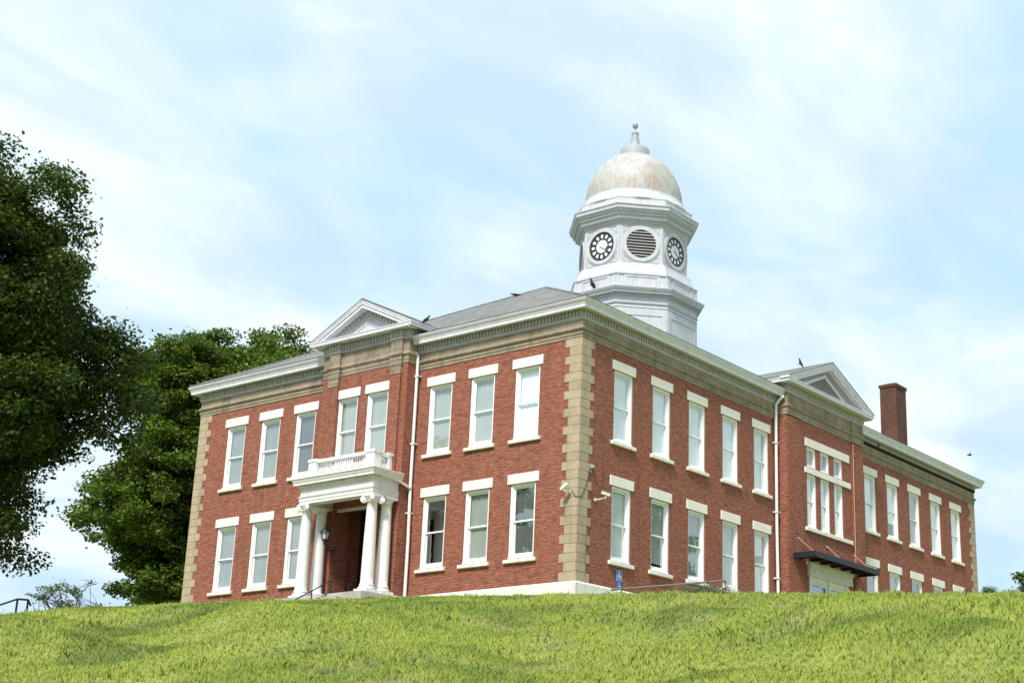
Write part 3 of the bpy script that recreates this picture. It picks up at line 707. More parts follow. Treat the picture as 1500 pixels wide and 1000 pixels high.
def place_window(T, u, zb, zt, v, blind, lint=True, w_=OW, two=True, label=None, gap=0, lw=1.405, sw=1.43, sill=True):
    h = zt-zb; key = (round(w_, 2), round(h, 2), two)
    if key not in cache:
        f, g = window_mesh(w_, h, two)
        fo = f.build('window', M['vinyl'], bevel=.006); go_ = g.build('pane', M['glass'])
        cache[key] = (fo.data, go_.data); bpy.data.objects.remove(fo); bpy.data.objects.remove(go_)
    o = bpy.data.objects.new('window', cache[key][0]); col.objects.link(o); o.parent = bld
    md = o.modifiers.new('edge', 'BEVEL'); md.width = .006; md.segments = 1
    o.location = T(u, v, zb); o.rotation_euler.z = 0 if T is ID else -math.pi/2
    if label: o['label'] = label
    p = bpy.data.objects.new('pane', cache[key][1]); col.objects.link(p); p.parent = o
    if blind:
        b = MB(); a = w_/2-.03; hh = h-.05
        if gap: b.box(-a, a, .21, .222, gap, hh)
        else:
            n = 14                         # gentle folds of hanging cloth
            vs = [(-a+2*a*i/n, .212+.010*math.sin(i*2.1+u), z) for z in (.03, hh) for i in range(n+1)]
            b.sm = True; b.add(vs, [(i, i+1, n+2+i, n+1+i) for i in range(n)])
        b.build('blind', M[blind], o)
    if lint:
        l = MB(); l.box(-lw/2, lw/2, -.035, .20, h+.002, h+LINT); l.build('lintel', M['cream'], o, bevel=.012)
    if sill:
        s_ = MB(); s_.add([(-sw/2, -.10, -SILL), (sw/2, -.10, -SILL), (sw/2, .10, -SILL), (-sw/2, .10, -SILL), (-sw/2, -.10, -.035), (sw/2, -.10, -.035), (sw/2, .10, .0), (-sw/2, .10, .0)],
               [(0, 3, 2, 1), (4, 5, 6, 7), (0, 1, 5, 4), (1, 2, 6, 5), (2, 3, 7, 6), (3, 0, 4, 7)])
        s_.build('sill', M['white_stone'] if T is TL else M['cream'], o, bevel=.012)
    return o
upL = ['b_white', 'b_grey', 'b_grey', 'b_dark', 'b_mid', 'b_mid']; loL = ['b_dark', 'b_grey', None, 'b_mid', 'b_mid', 'b_mid']
for i, u in enumerate(UL):
    place_window(TL, u, ZUS+SILL, ZUT-LINT, 0, upL[i]); place_window(TL, u, ZLS+SILL, ZLT-LINT, 0, loL[i], label='dark window with no blind' if i == 2 else None)
upR = ['b_pale', 'b_white', 'b_white', 'b_white', 'b_pale', 'b_white', 'b_white', 'b_mid', 'b_pale', 'b_pale']
loR = ['b_white', 'b_grey', 'b_mid', 'b_grey', 'b_pale', 'b_mid', 'b_grey', 'b_mid', 'b_mid', 'b_mid']
for i, u in enumerate(WIN_R):
    place_window(ID, u, ZUS+SILL, ZUT-LINT, 0, upR[i], gap=.75 if i == 6 else 0); place_window(ID, u, ZLS+SILL, ZLT-LINT, 0, loR[i], gap=.30 if i == 1 else 0)
for a, b in BW: place_window(TL, (a+b)/2, ZUS+SILL, 7.76, BV, 'b_grey', w_=b-a, lw=1.34, sw=1.3)
for c in TW:
    place_window(ID, c, 6.80, 7.66, PV, 'b_mid', lint=False, w_=.80, two=False, sill=False, label='small square transom window')
    place_window(ID, c, 4.22, 6.50, PV, 'b_white', lint=False, w_=.80, sill=False, label='narrow tall sash window')
for a_, b_, c_, d_, e_ in ((14.78, 18.72, .04, 7.662, 8.02), (14.72, 18.76, .06, 6.502, 6.75), (14.72, 18.8, .10, 4.04, 4.20)):
    mb = MB(); mb.box(a_, b_, PV-e_*0-c_, PV+.12, d_, e_); mb.build('stone_band', M['cream'], bld, bevel=.012)

# ---- portico
por = MB(); CX, CXR, CA, CB = -1.6, -.88, 8.08, 11.46
po = None
por.box(-2.3, BV-.08, 7.6, 11.95, -1.4, -.06)
for i in range(5): por.box(-2.3-.32*(i+1), -2.3-.32*i, 8.5, 11.1, -1.4, -.06-.17*(i+1))
po = por.build('portico', M['concrete'], bld)
def column(x, y, ionic):
    c = MB(); c.sm = False
    c.box(x-.31, x+.31, y-.31, y+.31, -.058, .09)
    prof = [(.30, .09), (.31, .12), (.30, .16), (.25, .18), (.245, .21), (.27, .23), (.265, .26), (.235, .29)]
    for i in range(13):
        t = i/12; prof.append((.228-.050*t**1.6, .30+2.92*t))
    prof += [(.20, 3.225), (.20, 3.25), (.18, 3.26), (.18, 3.29)]
    if ionic: prof += [(.20, 3.30), (.25, 3.36), (.24, 3.40)]
    else: prof += [(.20, 3.30), (.22, 3.34), (.25, 3.37), (.26, 3.40)]
    c.lathe((x, y, 0), prof, 28)
    if ionic:
        c.box(x-.27, x+.27, y-.27, y+.27, 3.40, 3.46)
        for sx_ in (-1, 1):
            for sy_ in (-1, 1):
                d = Vector((sx_, sy_, 0)).normalized(); t = Vector((-d.y, d.x, 0)); p = Vector((x, y, 3.30))+d*.30
                for rr, ww in ((.135, .05), (.09, .07), (.04, .085)): c.tube(p-t*ww, p+t*ww, rr, rr, 14)
        for a in (0, 90, 180, 270):
            d = Vector((math.cos(R(a)), math.sin(R(a)), 0)); t = Vector((-d.y, d.x, 0)); p = Vector((x, y, 3.385))+d*.19
            c.tube(p-t*.2, p+t*.2, .04, .04, 6)
    else: c.box(x-.28, x+.28, y-.28, y+.28, 3.40, 3.46)
    c.build('column', M['white'], po)
for x in (CX, CXR):
    for y in (CA, CB): column(x, y, x == CX)
e = MB(); XF = -1.83; Y0, Y1 = 7.86, 11.68
pth = [(BV-.01, Y1), (XF, Y1), (XF, Y0), (BV-.01, Y0)]
e.sweep(pth, [(-.42, 3.46), (0, 3.46), (0, 3.56), (.015, 3.565), (.015, 3.68), (.04, 3.70), (.05, 3.75), (-.42, 3.75)])
e.sweep(pth, [(-.42, 3.75), (-.01, 3.75), (-.01, 4.02), (-.42, 4.02)])
e.sweep(pth, [(-.42, 4.02), (.02, 4.02), (.03, 4.16), (.17, 4.165), (.17, 4.15), (.19, 4.15), (.195, 4.24), (.21, 4.25), (.25, 4.36), (.27, 4.37), (.27, 4.40), (-.42, 4.44)])
dentils(e, [(XF-.02, Y1), (XF-.02, Y0)], 4.06, 4.15, .07, .11, .06); dentils(e, [(XF, Y0-.02), (BV, Y0-.02)], 4.06, 4.15, .07, .11, .06)
e.box(XF+.3, BV-.01, Y0+.3, Y1-.3, 4.1, 4.43)          # porch ceiling and deck
e.build('entablature', M['old_white'], po)
b = MB(); bx, by0, by1 = -1.56, 8.2, 11.93; by1 = 11.45
def ped(x0_, x1_, y0_, y1_): b.box(x0_, x1_, y0_, y1_, 4.42, 5.10); b.box(x0_-.03, x1_+.03, y0_-.03, y1_+.03, 5.10, 5.20); b.box(x0_-.02, x1_+.02, y0_-.02, y1_+.02, 4.42, 4.50)
ped(-1.60, -1.25, 8.15, 8.6); ped(-1.60, -1.25, 11.2, 11.6); ped(-.85, -.68, 8.17, 8.4); ped(-.85, -.68, 11.35, 11.58)
b.box(-1.57, -1.30, 8.6, 11.2, 4.42, 4.62); b.box(-1.58, -1.29, 8.6, 11.2, 5.06, 5.17)
b.box(-1.25, -.85, 8.19, 8.38, 4.42, 4.75); b.box(-1.25, -.85, 8.18, 8.40, 5.02, 5.15); b.box(-1.25, -.85, 11.37, 11.56, 4.42, 4.62); b.box(-1.25, -.85, 11.36, 11.57, 5.06, 5.17)
n = 21
for i in range(n):
    y = 8.68+i*(11.12-8.68)/(n-1)
    b.lathe((-1.435, y, 4.62), [(.035, 0), (.03, .04), (.045, .12), (.04, .18), (.022, .27), (.03, .34), (.035, .44)], 8)
for x in (-1.15, -1.05, -.95): b.lathe((x, 8.29, 4.75), [(.035, 0), (.045, .08), (.022, .2), (.035, .27)], 8); b.lathe((x, 11.46, 4.62), [(.035, 0), (.045, .12), (.022, .27), (.035, .44)], 8)
b.build('balustrade', M['white'], po)

# entrance recess: door deep inside
d = MB(TL); va, vb2 = DOOR_U[0]-.12, DOOR_U[1]+.12
d.box(va, vb2, 3.3, 3.35, -.1, 3.9); d.mi = 3; d.box(va-.05, va, .31, 1.0, -.1, 3.9); d.box(vb2, vb2+.05, .31, 1.0, -.1, 3.9); d.mi = 0; d.box(va-.05, va, 1.0, 3.3, -.1, 3.9); d.box(vb2, vb2+.05, 1.0, 3.3, -.1, 3.9); d.box(va, vb2, .31, 3.3, 3.85, 3.9); d.box(va, vb2, .31, 3.3, -.12, -.07)
d.mi = 1
d.box(DOOR_U[0]+.25, DOOR_U[1]-.25, 3.2, 3.28, -.05, 2.5); d.box(DOOR_U[0]+.25, DOOR_U[1]-.25, 3.2, 3.28, 2.6, 3.1)
d.mi = 2; d.box(DOOR_U[0]+.5, -10.2, 3.17, 3.19, .9, 2.2); d.box(-9.95, DOOR_U[1]-.5, 3.17, 3.19, .9, 2.2)
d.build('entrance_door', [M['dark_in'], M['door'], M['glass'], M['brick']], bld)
s_ = MB(TL); s_.box(DOOR_U[0]+.01, DOOR_U[1]-.01, BV+.16, BV+.30, 3.38, 3.47); s_.build('door_lintel', M['old_white'], bld)

# side entrance: surround, doors, flat awning
s_ = MB(); v = PV
s_.box(14.85, 18.6, v-.12, v+.10, 2.25, 2.62); s_.box(14.78, 18.68, v-.17, v+.10, 2.62, 2.74); s_.box(14.85, 18.6, v-.15, v+.1, 2.20, 2.252)
for a in (14.95, 16.60, 18.15): s_.box(a, a+.20, v-.05, v+.2, -.9, 2.20)
s_.box(15.15, 18.15, v+.02, v+.16, 1.98, 2.20)
for a in (14.93, 16.58, 18.13): s_.box(a, a+.24, v-.09, v+.05, 1.95, 2.05)
s_.mi = 1; s_.box(15.15, 18.15, v+.10, v+.14, -.9, 1.98)
s_.mi = 0
for a in (15.15, 16.5, 16.80, 18.05): s_.box(a, a+.09, v+.05, v+.11, -.9, 1.98)
for a, bq in ((15.24, 16.5), (16.89, 18.05)): s_.box(a, bq, v+.05, v+.11, 1.86, 1.98)
s_.build('side_door_surround', [M['old_white'], M['glass']], bld, bevel=.008)
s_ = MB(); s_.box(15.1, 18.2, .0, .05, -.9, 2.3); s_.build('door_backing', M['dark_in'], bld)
a_ = MB(); cx0, cx1, cv = 13.62, 19.25, -1.50
a_.box(cx0, cx1, cv, PV-.06, 2.86, 2.90); a_.box(cx0-.02, cx1+.02, cv-.03, cv, 2.70, 2.93); a_.box(cx0-.03, cx0, cv, PV-.06, 2.70, 2.93); a_.box(cx1, cx1+.03, cv, PV-.06, 2.70, 2.93)
for i in range(6): a_.box(cx0+.9*i+.4, cx0+.9*i+.46, cv, PV-.06, 2.74, 2.86)
a_.mi = 1
for x in (14.1, 16.55, 19.0): a_.tube((x+.28, cv+.35, 2.92), (x-.02, PV-.05, 3.60), .018, .018, 6); a_.tube((x-.02, PV-.06, 3.60), (x-.02, PV, 3.60), .06, .06, 8)
a_.build('awning', [M['awning'], M['copper']], bld)

# downspouts
p = MB()
p.pipe([(-.40, 7.95, ZE-.02), (-.26, 7.93, 9.30), (-.13, 7.72, 9.02), (-.13, 7.70, 4.1), (-.15, 7.62, 2.0), (-.16, 7.60, -1.2)], .062, 10)
for z in (8.2, 5.6, 3.0): p.box(-.20, 0, 7.60, 7.80, z, z+.05)
p.pipe([(BV-1.0, 7.82, 4.18), (-.75, 7.70, 4.12), (-.16, 7.66, 3.93)], .05, 8)
p.build('downspout', M['white'], bld)
p = MB(); p.pipe([(13.12, -.42, ZE-.02), (13.02, -.30, 9.30), (12.96, -.13, 9.05), (12.94, -.13, 4.0), (13.0, -.15, -1.2)], .062, 10)
for z in (7.4, 4.5, 1.8): p.box(12.86, 13.06, -.20, 0, z, z+.05)
p.build('downspout', M['white'], bld)
p = MB(); p.pipe([(18.98, PV-.09, 8.6), (18.98, PV-.09, 2.9)], .022, 6); p.build('lightning_cable', M['copper'], bld)

# ---- clock tower
TCX, TCY = 16.75, 10.17
tow = MB()
def octp(Rr): return [(TCX+Rr*math.cos(-a), TCY+Rr*math.sin(-a)) for a in [R(22.5+45*k) for k in range(8)]]   # clockwise: outward on the left
def oct_sweep(mb, prof):      # prof in (radius, z) closed polygon about the axis: build as 8-gon lathe
    c = math.cos(0)
    mb.lathe((TCX, TCY, 0), prof, 8, False, R(22.5))
body = [(3.22, 9.0), (3.22, 15.36), (3.26, 15.38), (3.26, 15.43), (3.23, 15.45), (3.23, 15.52), (3.29, 15.56), (3.31, 15.60), (3.23, 15.64), (3.23, 15.93), (3.30, 15.95), (3.30, 16.02),
        (3.50, 16.05), (3.50, 16.10), (3.54, 16.13), (3.60, 16.22), (3.63, 16.28), (3.63, 16.31), (3.30, 16.42), (3.30, 16.47), (3.21, 16.48), (3.21, 16.99), (3.27, 17.01), (3.28, 17.07),
        (3.20, 17.10), (3.12, 17.12), (3.10, 17.20), (2.98, 17.50), (2.94, 17.66), (2.84, 17.70), (2.80, 17.76), (2.71, 17.78), (2.71, 19.78), (2.76, 19.82), (2.78, 19.90), (2.98, 19.96), (2.99, 20.08), (3.03, 20.10), (3.04, 20.18),
        (3.16, 20.26), (3.18, 20.34), (3.27, 20.38), (3.28, 20.50), (3.33, 20.56), (3.33, 20.60), (3.05, 20.66), (2.97, 20.68), (2.96, 21.02), (2.98, 21.03), (2.98, 21.07), (2.5, 21.10)]
oct_sweep(tow, body)
tower = tow.build('clock_tower', M['tower'], bld)
def face_T(k, ap):   # local (u right, v outward, z) on octagon face k (angle 45k)
    a = R(45*k); nrm = (math.cos(a), math.sin(a)); tg = (-math.sin(a), math.cos(a))
    return lambda u, v, z: (TCX+nrm[0]*(ap+v)+tg[0]*u, TCY+nrm[1]*(ap+v)+tg[1]*u, z)
AD = 2.71*math.cos(R(22.5)); CZ = 18.76
pn = MB()
for k in range(8):
    pn.T = face_T(k, AD); fw2 = 2.71*math.sin(R(22.5))
    # raised corner strips and spandrel mouldings round the roundel
    for sg in (-1, 1):
        pn.box(*sorted((sg*(fw2-.005), sg*(fw2-.14))), 0, .025, 17.79, 19.78)
        for sz in (-1, 1):
            z0 = CZ+sz*.93; u0 = sg*(fw2-.17)
            pn.prism_v([(u0, z0), (u0-sg*.42, z0), (u0-sg*.42, z0-sz*.035), (u0-sg*.05, z0-sz*.035), (u0-sg*.05, z0-sz*.38), (u0, z0-sz*.38)], 0, .03)
            pn.prism_v([(u0-sg*.42, z0), (u0-sg*.38, z0), (u0, z0-sz*.34), (u0, z0-sz*.38)], 0, .025)
    pn.box(-fw2+.14, fw2-.14, 0, .02, 19.70, 19.78)
    # panels in the low parapet and the shaft below
    pn.T = face_T(k, 3.21*math.cos(R(22.5))); f3 = 3.21*math.sin(R(22.5))
    for (a0, a1) in ((-f3+.03, -f3+.12), (-f3+.38, -f3+.50), (f3-.50, f3-.38), (f3-.12, f3-.03)): pn.box(a0, a1, 0, .03, 16.49, 16.98)
    pn.box(-f3+.5, f3-.5, 0, .03, 16.90, 16.98)
    pn.T = face_T(k, 3.22*math.cos(R(22.5)))
    pn.box(-f3+.02, -f3+.25, 0, .03, 10, 15.33); pn.box(f3-.25, f3-.02, 0, .03, 10, 15.33); pn.box(-f3+.25, f3-.25, 0, .03, 15.0, 15.33)
    # tiny dentils under both cornices
    pn.T = face_T(k, 3.30*math.cos(R(22.5))); f4 = 3.3*math.sin(R(22.5))
    for i in range(22): u = -f4+(i+.5)*2*f4/22; pn.box(u-.03, u+.03, 0, .07, 15.95, 16.03)
    pn.T = face_T(k, 3.04*math.cos(R(22.5))); f4 = 3.04*math.sin(R(22.5))
    for i in range(26): u = -f4+(i+.5)*2*f4/26; pn.box(u-.024, u+.024, 0, .06, 20.13, 20.19)
pn.build('panel_moulding', M['tower'], tower)
def ring(mb, r0, r1, v0, v1, n=40, z=CZ):
    vs = []
    for rr, vv_ in ((r0, v0), (r0, v1), (r1, v1), (r1, v0)):
        for i in range(n): t = math.tau*i/n; vs.append((rr*math.cos(t), vv_, z+rr*math.sin(t)))
    mb.add(vs, [(k*n+i, k*n+(i+1) % n, ((k+1) % 4)*n+(i+1) % n, ((k+1) % 4)*n+i) for k in range(4) for i in range(n)])
def disc(mb, r, v, n=40):
    mb.add([(r*math.cos(math.tau*i/n), v, CZ+r*math.sin(math.tau*i/n)) for i in range(n)], [list(range(n))])
for k in range(8):
    T = face_T(k, AD); c = MB(T)
    if k % 2 == 0:
        ring(c, .735, .90, 0, .07); ring(c, .90, .96, 0, .035); c.mi = 1; disc(c, .735, .02); c.mi = 2; ring(c, .0, .33, .02, .035)
        for h_ in range(12):
            a = math.tau*h_/12; 
            def P(r, da): t = a+da; return (r*math.sin(t), .032, CZ+r*math.cos(t))
            c.add([P(.42, -.115), P(.42, .115), P(.57, .145), P(.61, .07), P(.615, 0), P(.61, -.07), P(.57, -.145)], [list(range(7))])
        c.build('clock_face', [M['tower'], M['dial_black'], M['dial_white']], tower)
        hnd = MB(T)
        sgn = 1                                     # u runs to the viewer's right on an outward face only when mirrored
        for (ang, L_, wd, mi) in ((R(113), .50, .055, 0), (R(118), .36, .06, 1)):
            d_ = (-math.sin(ang)*-1, math.cos(ang)); hnd.mi = mi
            ux, uz = d_; px_, pz_ = -uz, ux; v_ = .05+.02*mi
            hnd.prism_v([(-ux*.12+px_*wd*.5, CZ-uz*.12+pz_*wd*.5), (ux*L_*.7+px_*wd, CZ+uz*L_*.7+pz_*wd), (ux*L_, CZ+uz*L_), (ux*L_*.7-px_*wd, CZ+uz*L_*.7-pz_*wd), (-ux*.12-px_*wd*.5, CZ-uz*.12-pz_*wd*.5)], v_, v_+.015)
        hnd.build('clock_hands', [M['dial_black'], M['dial_white']], tower)
    else:
        ring(c, .72, .90, 0, .07); ring(c, .90, .96, 0, .035); c.mi = 1; disc(c, .72, .012); c.mi = 2
        for i in range(9):
            z = CZ-.60+i*.148; hw = math.sqrt(max(0, .71**2-(z-CZ)**2))
            c.add([(-hw, .075, z-.025), (hw, .075, z-.025), (hw, .02, z+.05), (-hw, .02, z+.05), (-hw, .075, z+.02), (hw, .075, z+.02)], [(0, 1, 2, 3), (0, 1, 5, 4), (4, 5, 2, 3)])
        c.build('round_louver', [M['tower'], M['black'], M['louver']], tower)
dm = MB(); dm.sm = True
dm.lathe((TCX, TCY, 0), [(2.80, 21.05), (2.82, 21.12), (2.72, 21.22), (2.60, 21.36), (2.53, 21.50), (2.50, 21.60), (2.50, 21.66)], 64)
dm.mi = 1; prof = []
for i in range(25):
    t = R(90)*i/24; prof.append((max(.05, 2.44*math.cos(t)), 21.64+2.86*math.sin(t)))
dm.lathe((TCX, TCY, 0), prof, 64)
dm.build('dome', [M['tower'], M['dome']], tower)
fi = MB(); fi.lathe((TCX, TCY, 0), [(.73, 24.2), (.73, 24.78), (.70, 24.82), (.55, 24.90), (.30, 25.0), (.27, 25.06), (.25, 25.1), (.22, 25.35), (.17, 25.62), (.17, 25.66), (.19, 25.70), (.19, 25.78), (.12, 25.84), (.06, 25.92), (.05, 26.0), (.09, 26.05), (.135, 26.12), (.15, 26.20), (.135, 26.28), (.08, 26.34), (.01, 26.36)], 28)
fi.build('finial', M['steel'], tower)

# ------------------------------------------------------------------ small things fixed to or near the building
def lantern():
    t = empty('wall_lantern', (-1.15, 10.90, 1.95))
    tag(t, 'black lantern hanging by the left columns of the white portico', 'lantern')
    a = MB(); a.pipe([(.60, .02, -.10), (.2, .01, -.12), (.02, 0, .10)], .022, 6); a.tube((0, 0, .08), (0, 0, .22), .05, .05); a.lathe((0, 0, .18), [(.03, 0), (.10, .06), (.13, .12)], 8)
    a.box(.565, .60, -.06, .10, -.22, .05)
    for i in range(6):
        q = R(60*i); a.tube((.13*math.cos(q), .13*math.sin(q), .30), (.20*math.cos(q), .20*math.sin(q), .62), .012, .012, 5)
    a.lathe((0, 0, .60), [(.25, 0), (.24, .03), (.12, .15), (.06, .22), (.05, .28), (.02, .36)], 8)
    a.build('lantern_frame', M['black'], t)
    g = MB(); g.lathe((0, 0, .30), [(.12, 0), (.19, .31)], 6, False); t.scale = (.85, .85, .85); g.build('lantern_glass', plain('frosted_glass', (.55, .56, .57), .3), t)
lantern()
def camera_unit(loc, rz, tilt, label, arm):
    t = empty('security_camera', loc); tag(t, label, 'security camera', 'security cameras at the stone corner')
    h = MB(); Rm = Matrix.Rotation(rz, 4, 'Z') @ Matrix.Rotation(tilt, 4, 'Y')
    h.T = lambda x, y, z: tuple(Rm @ Vector((x, y, z)))
    h.box(-.16, .16, -.045, .045, -.045, .05); h.box(-.20, .18, -.056, .056, .05, .062); h.mi = 1; h.tube((.16, 0, 0), (.172, 0, 0), .036, .036, 12)
    h.build('camera_housing', [M['cam_white'], M['black']], t, bevel=.008)
    b = MB(); b.pipe([(0, 0, -.05), (0, 0, -.14), arm], .022, 8); b.tube(arm, (arm[0]+(.03 if abs(arm[0]) > abs(arm[1]) else 0), arm[1]+(.03 if abs(arm[1]) >= abs(arm[0]) else 0), arm[2]), .06, .06, 10)
    b.build('camera_bracket', M['cam_white'], t)
    return t
camera_unit((-.30, .36, 3.14), R(100), R(38), 'white security camera pointing left beside the stone corner', (.31, -.12, -.16))
camera_unit((1.05, -.38, 3.05), R(-25), R(12), 'white security camera pointing right on the brick near the corner', (-.10, .35, -.18))
c = MB(); pts = []
for i in range(13):
    s = i/12
    pts.append((-.03, .25-.25*min(1, s*2), 3.08-.28*math.sin(min(1, s*2)*math.pi/2)) if s <= .5 else (.0+(s-.5)*2*.62, -.03, 2.80+1.15*((s-.5)*2)**2))
c.pipe(pts, .012, 5); o = c.build('camera_cable', M['black']); tag(o, 'thin black cable looping round the tan stone corner', 'cable')
c = MB(); c.box(.62, .74, -.10, 0, 3.90, 4.04); c.tube((.68, -.1, 3.97), (.68, -.14, 3.93), .05, .05, 10); o = c.build('junction_box', M['steel'], bevel=.01); tag(o, 'small grey junction box where the camera cable ends', 'box')
s_ = MB(); s_.box(2.24, 2.56, -.03, -.008, .28, .66); s_.box(2.27, 2.53, -.03, -.008, .04, .25); s_.mi = 1
s_.box(2.25, 2.55, -.033, -.030, .645, .655); s_.box(2.25, 2.26, -.033, -.030, .29, .65); s_.box(2.54, 2.55, -.033, -.030, .29, .65); s_.box(2.25, 2.55, -.033, -.030, .285, .295)
s_.tube((2.39, -.031, .585), (2.39, -.035, .585), .028, .028, 10)           # wheelchair pictogram
s_.prism_v([(2.37, .55), (2.41, .55), (2.41, .48), (2.47, .48), (2.49, .38), (2.455, .38), (2.44, .445), (2.37, .445)], -.035, -.030)
for i in range(14):
    t0 = R(100+i*16); t1 = R(100+(i+1)*16)
    s_.prism_v([(2.385+.075*math.cos(t0), .42+.075*math.sin(t0)), (2.385+.075*math.cos(t1), .42+.075*math.sin(t1)), (2.385+.057*math.cos(t1), .42+.057*math.sin(t1)), (2.385+.057*math.cos(t0), .42+.057*math.sin(t0))], -.035, -.030)
s_.prism_v([(2.33, .20), (2.47, .20), (2.47, .215), (2.33, .215)], -.035, -.030); s_.prism_v([(2.34, .13), (2.44, .13), (2.44, .16), (2.48, .12), (2.44, .08), (2.44, .11), (2.34, .11)], -.035, -.030)
o = s_.build('accessible_sign', [M['sign_blue'], M['sign_white']]); tag(o, 'small blue accessible entrance sign on the brick right of the corner', 'sign')

r = MB(); r.pipe([(-3.9, 9.3, -.55), (-2.15, 9.3, .42), (-1.3, 9.3, .42), (-1.1, 9.3, .40)], .024, 6); r.pipe([(-3.9, 9.3, -.95), (-2.15, 9.3, .02), (-1.3, 9.3, .02)], .02, 6)
for x, z in ((-2.15, .42), (-1.3, .42), (-3.0, -.05)): r.tube((x, 9.3, z), (x, 9.3, z-1.0), .024, .024, 6)
o = r.build('stair_handrail', M['black']); tag(o, 'black handrail rising to the dark doorway under the portico', 'handrail')
r = MB(); r.pipe([(.0, -1.5, -.42), (4.46, -1.5, .37), (6.8, -1.5, .80), (6.92, -1.5, .76)], .035, 8)
for x, z in ((2.0, -.07), (4.4, .36), (6.9, .76)): r.tube((x, -1.5, z), (x, -1.5, -1.4), .03, .03, 6)
r.pipe([(2.0, -1.5, -.62), (6.9, -1.5, .25)], .025, 6)
o = r.build('ramp_handrail', M['rail']); tag(o, 'sloping grey handrail along the right brick wall beside the brush pile', 'handrail')
def at(az, d, dz=0):
    x = PX+d*math.cos(R(az)); y = PY+d*math.sin(R(az)); return Vector((x, y, float(height(x, y))+dz))
A0 = at(60.3, 42); A1 = at(58.35, 43.5); A2 = at(58.0, 43.8)
r = MB(); r.pipe([A0+Vector((0, 0, -.1)), A1+Vector((0, 0, .50)), A2+Vector((0, 0, .48)), A2+Vector((.1, 0, .33))], .028, 6)
r.pipe([A1+Vector((0, 0, .50)), A1+Vector((0, 0, -.5))], .03, 6); r.pipe([A2+Vector((0, 0, .48)), A2+Vector((0, 0, -.5))], .03, 6)
o = r.build('path_handrail', M['black']); tag(o, 'black bent handrail at the far left edge of the hilltop', 'handrail')

# brush pile at the crest by the ramp
bp = empty('brush_pile', tuple(at(33.2, 44.4, .10))); tag(bp, 'heap of dead branches and weeds in front of the right wall by the handrail', 'brush pile')
t = MB(); rr = random.Random(5)
for i in range(80):
    a = rr.uniform(0, math.tau); c0 = Vector((rr.gauss(0, .45), rr.gauss(0, .25), rr.uniform(0, .18)))
    c0 = Vector((c0.x*.6+c0.y, -c0.x*.8+c0.y, c0.z)); L_ = rr.uniform(.3, .9); dvec = Vector((math.cos(a), math.sin(a), rr.uniform(-.15, .3)))
    mdl = c0+dvec*L_*.5+Vector((rr.uniform(-.08, .08), rr.uniform(-.08, .08), rr.uniform(0, .06)))
    t.tube(c0, mdl, .014, .010, 5); t.tube(mdl, c0+dvec*L_, .010, .004, 5)
t.build('dead_branches', M['twig'], bp)
t = MB()
for i in range(260):
    c0 = Vector((rr.gauss(0, .5), rr.gauss(0, .3), 0)); c0 = Vector((c0.x*.6+c0.y, -c0.x*.8+c0.y, rr.uniform(0, .15))); a = rr.uniform(0, math.tau); hh = rr.uniform(.05, .2); w3 = rr.uniform(.01, .03)
    e1 = Vector((math.cos(a), math.sin(a), 0)); tip = c0+Vector((rr.uniform(-.12, .12), rr.uniform(-.12, .12), hh))
    t.add([tuple(c0-e1*w3), tuple(c0+e1*w3), tuple(tip)], [(0, 1, 2)])
tag(t.build('weeds', M['leaf_c'], bp), kind='stuff')

# birds
def bird(loc, rz, pitch, label, s=1.0, wings=False):
    b = MB(); Rm = Matrix.Rotation(rz, 4, 'Z') @ Matrix.Rotation(pitch, 4, 'Y') @ Matrix.Scale(s, 4)
    b.T = lambda x, y, z: tuple(Rm @ Vector((x, y, z)))
    b.sm = True
    pr_ = [(-.24, .010, .045, 0), (-.20, .012, .05, 0), (-.10, .03, .04, 0), (-.03, .055, .055, .0), (.05, .06, .06, .0), (.11, .045, .045, .02), (.15, .036, .036, .035), (.185, .034, .034, .04), (.21, .018, .018, .035), (.245, .003, .003, .03)]
    n = 10; vs = []
    for x, rz_, ry, dz in pr_:
        for i in range(n): q = math.tau*i/n; vs.append((x, ry*math.cos(q), dz+rz_*math.sin(q)))
    b.add(vs, [(k*n+i, k*n+(i+1) % n, (k+1)*n+(i+1) % n, (k+1)*n+i) for k in range(len(pr_)-1) for i in range(n)]+[list(range(n)), list(range(len(vs)-n, len(vs)))])
    if wings:
        for sg in (-1, 1):
            b.add([(.08, sg*.04, .03), (-.07, sg*.04, .03), (-.06, sg*.22, .09), (.06, sg*.22, .10), (.02, sg*.48, .06), (-.04, sg*.40, .06),
                   (.08, sg*.04, .018), (-.07, sg*.04, .018)], [(0, 1, 2, 3), (3, 2, 5, 4), (6, 7, 2, 3)])
    else:
        for sg in (-1, 1): b.tube((.0, sg*.02, -.03), (.01, sg*.02, -.13), .006, .006, 5)
        for sg in (-1, 1): b.add([(.07, sg*.058, .03), (-.02, sg*.062, .05), (-.20, sg*.02, .015), (-.05, sg*.058, -.02)], [(0, 1, 2, 3)])
    o = b.build('bird', M['feather'], loc=loc); tag(o, label, 'bird', 'birds on and above the courthouse'); return o
def roof_z(x, y): return EZ+sl*(min(x, y, LY-y)+o_)
bird((6.0, 8.37, 13.45), R(-25), R(0), 'black bird perched on the grey roof left of the peak')
bird((0, 7.56, 10.47), R(-70), R(-35), 'black bird on the right slope of the small pediment over the portico')
bird((13.55, 10.15, 16.60), R(160), R(-55), 'black bird upright on the white ledge of the clock tower', 1.5)
bird((15.8, .25, 11.66), R(120), R(-62), 'black bird on the pediment roof above the side entrance', 1.1)
bird((16.7, -7.0, 6.8), R(125), R(10), 'small bird flying in the sky right of the courthouse', .55, True)

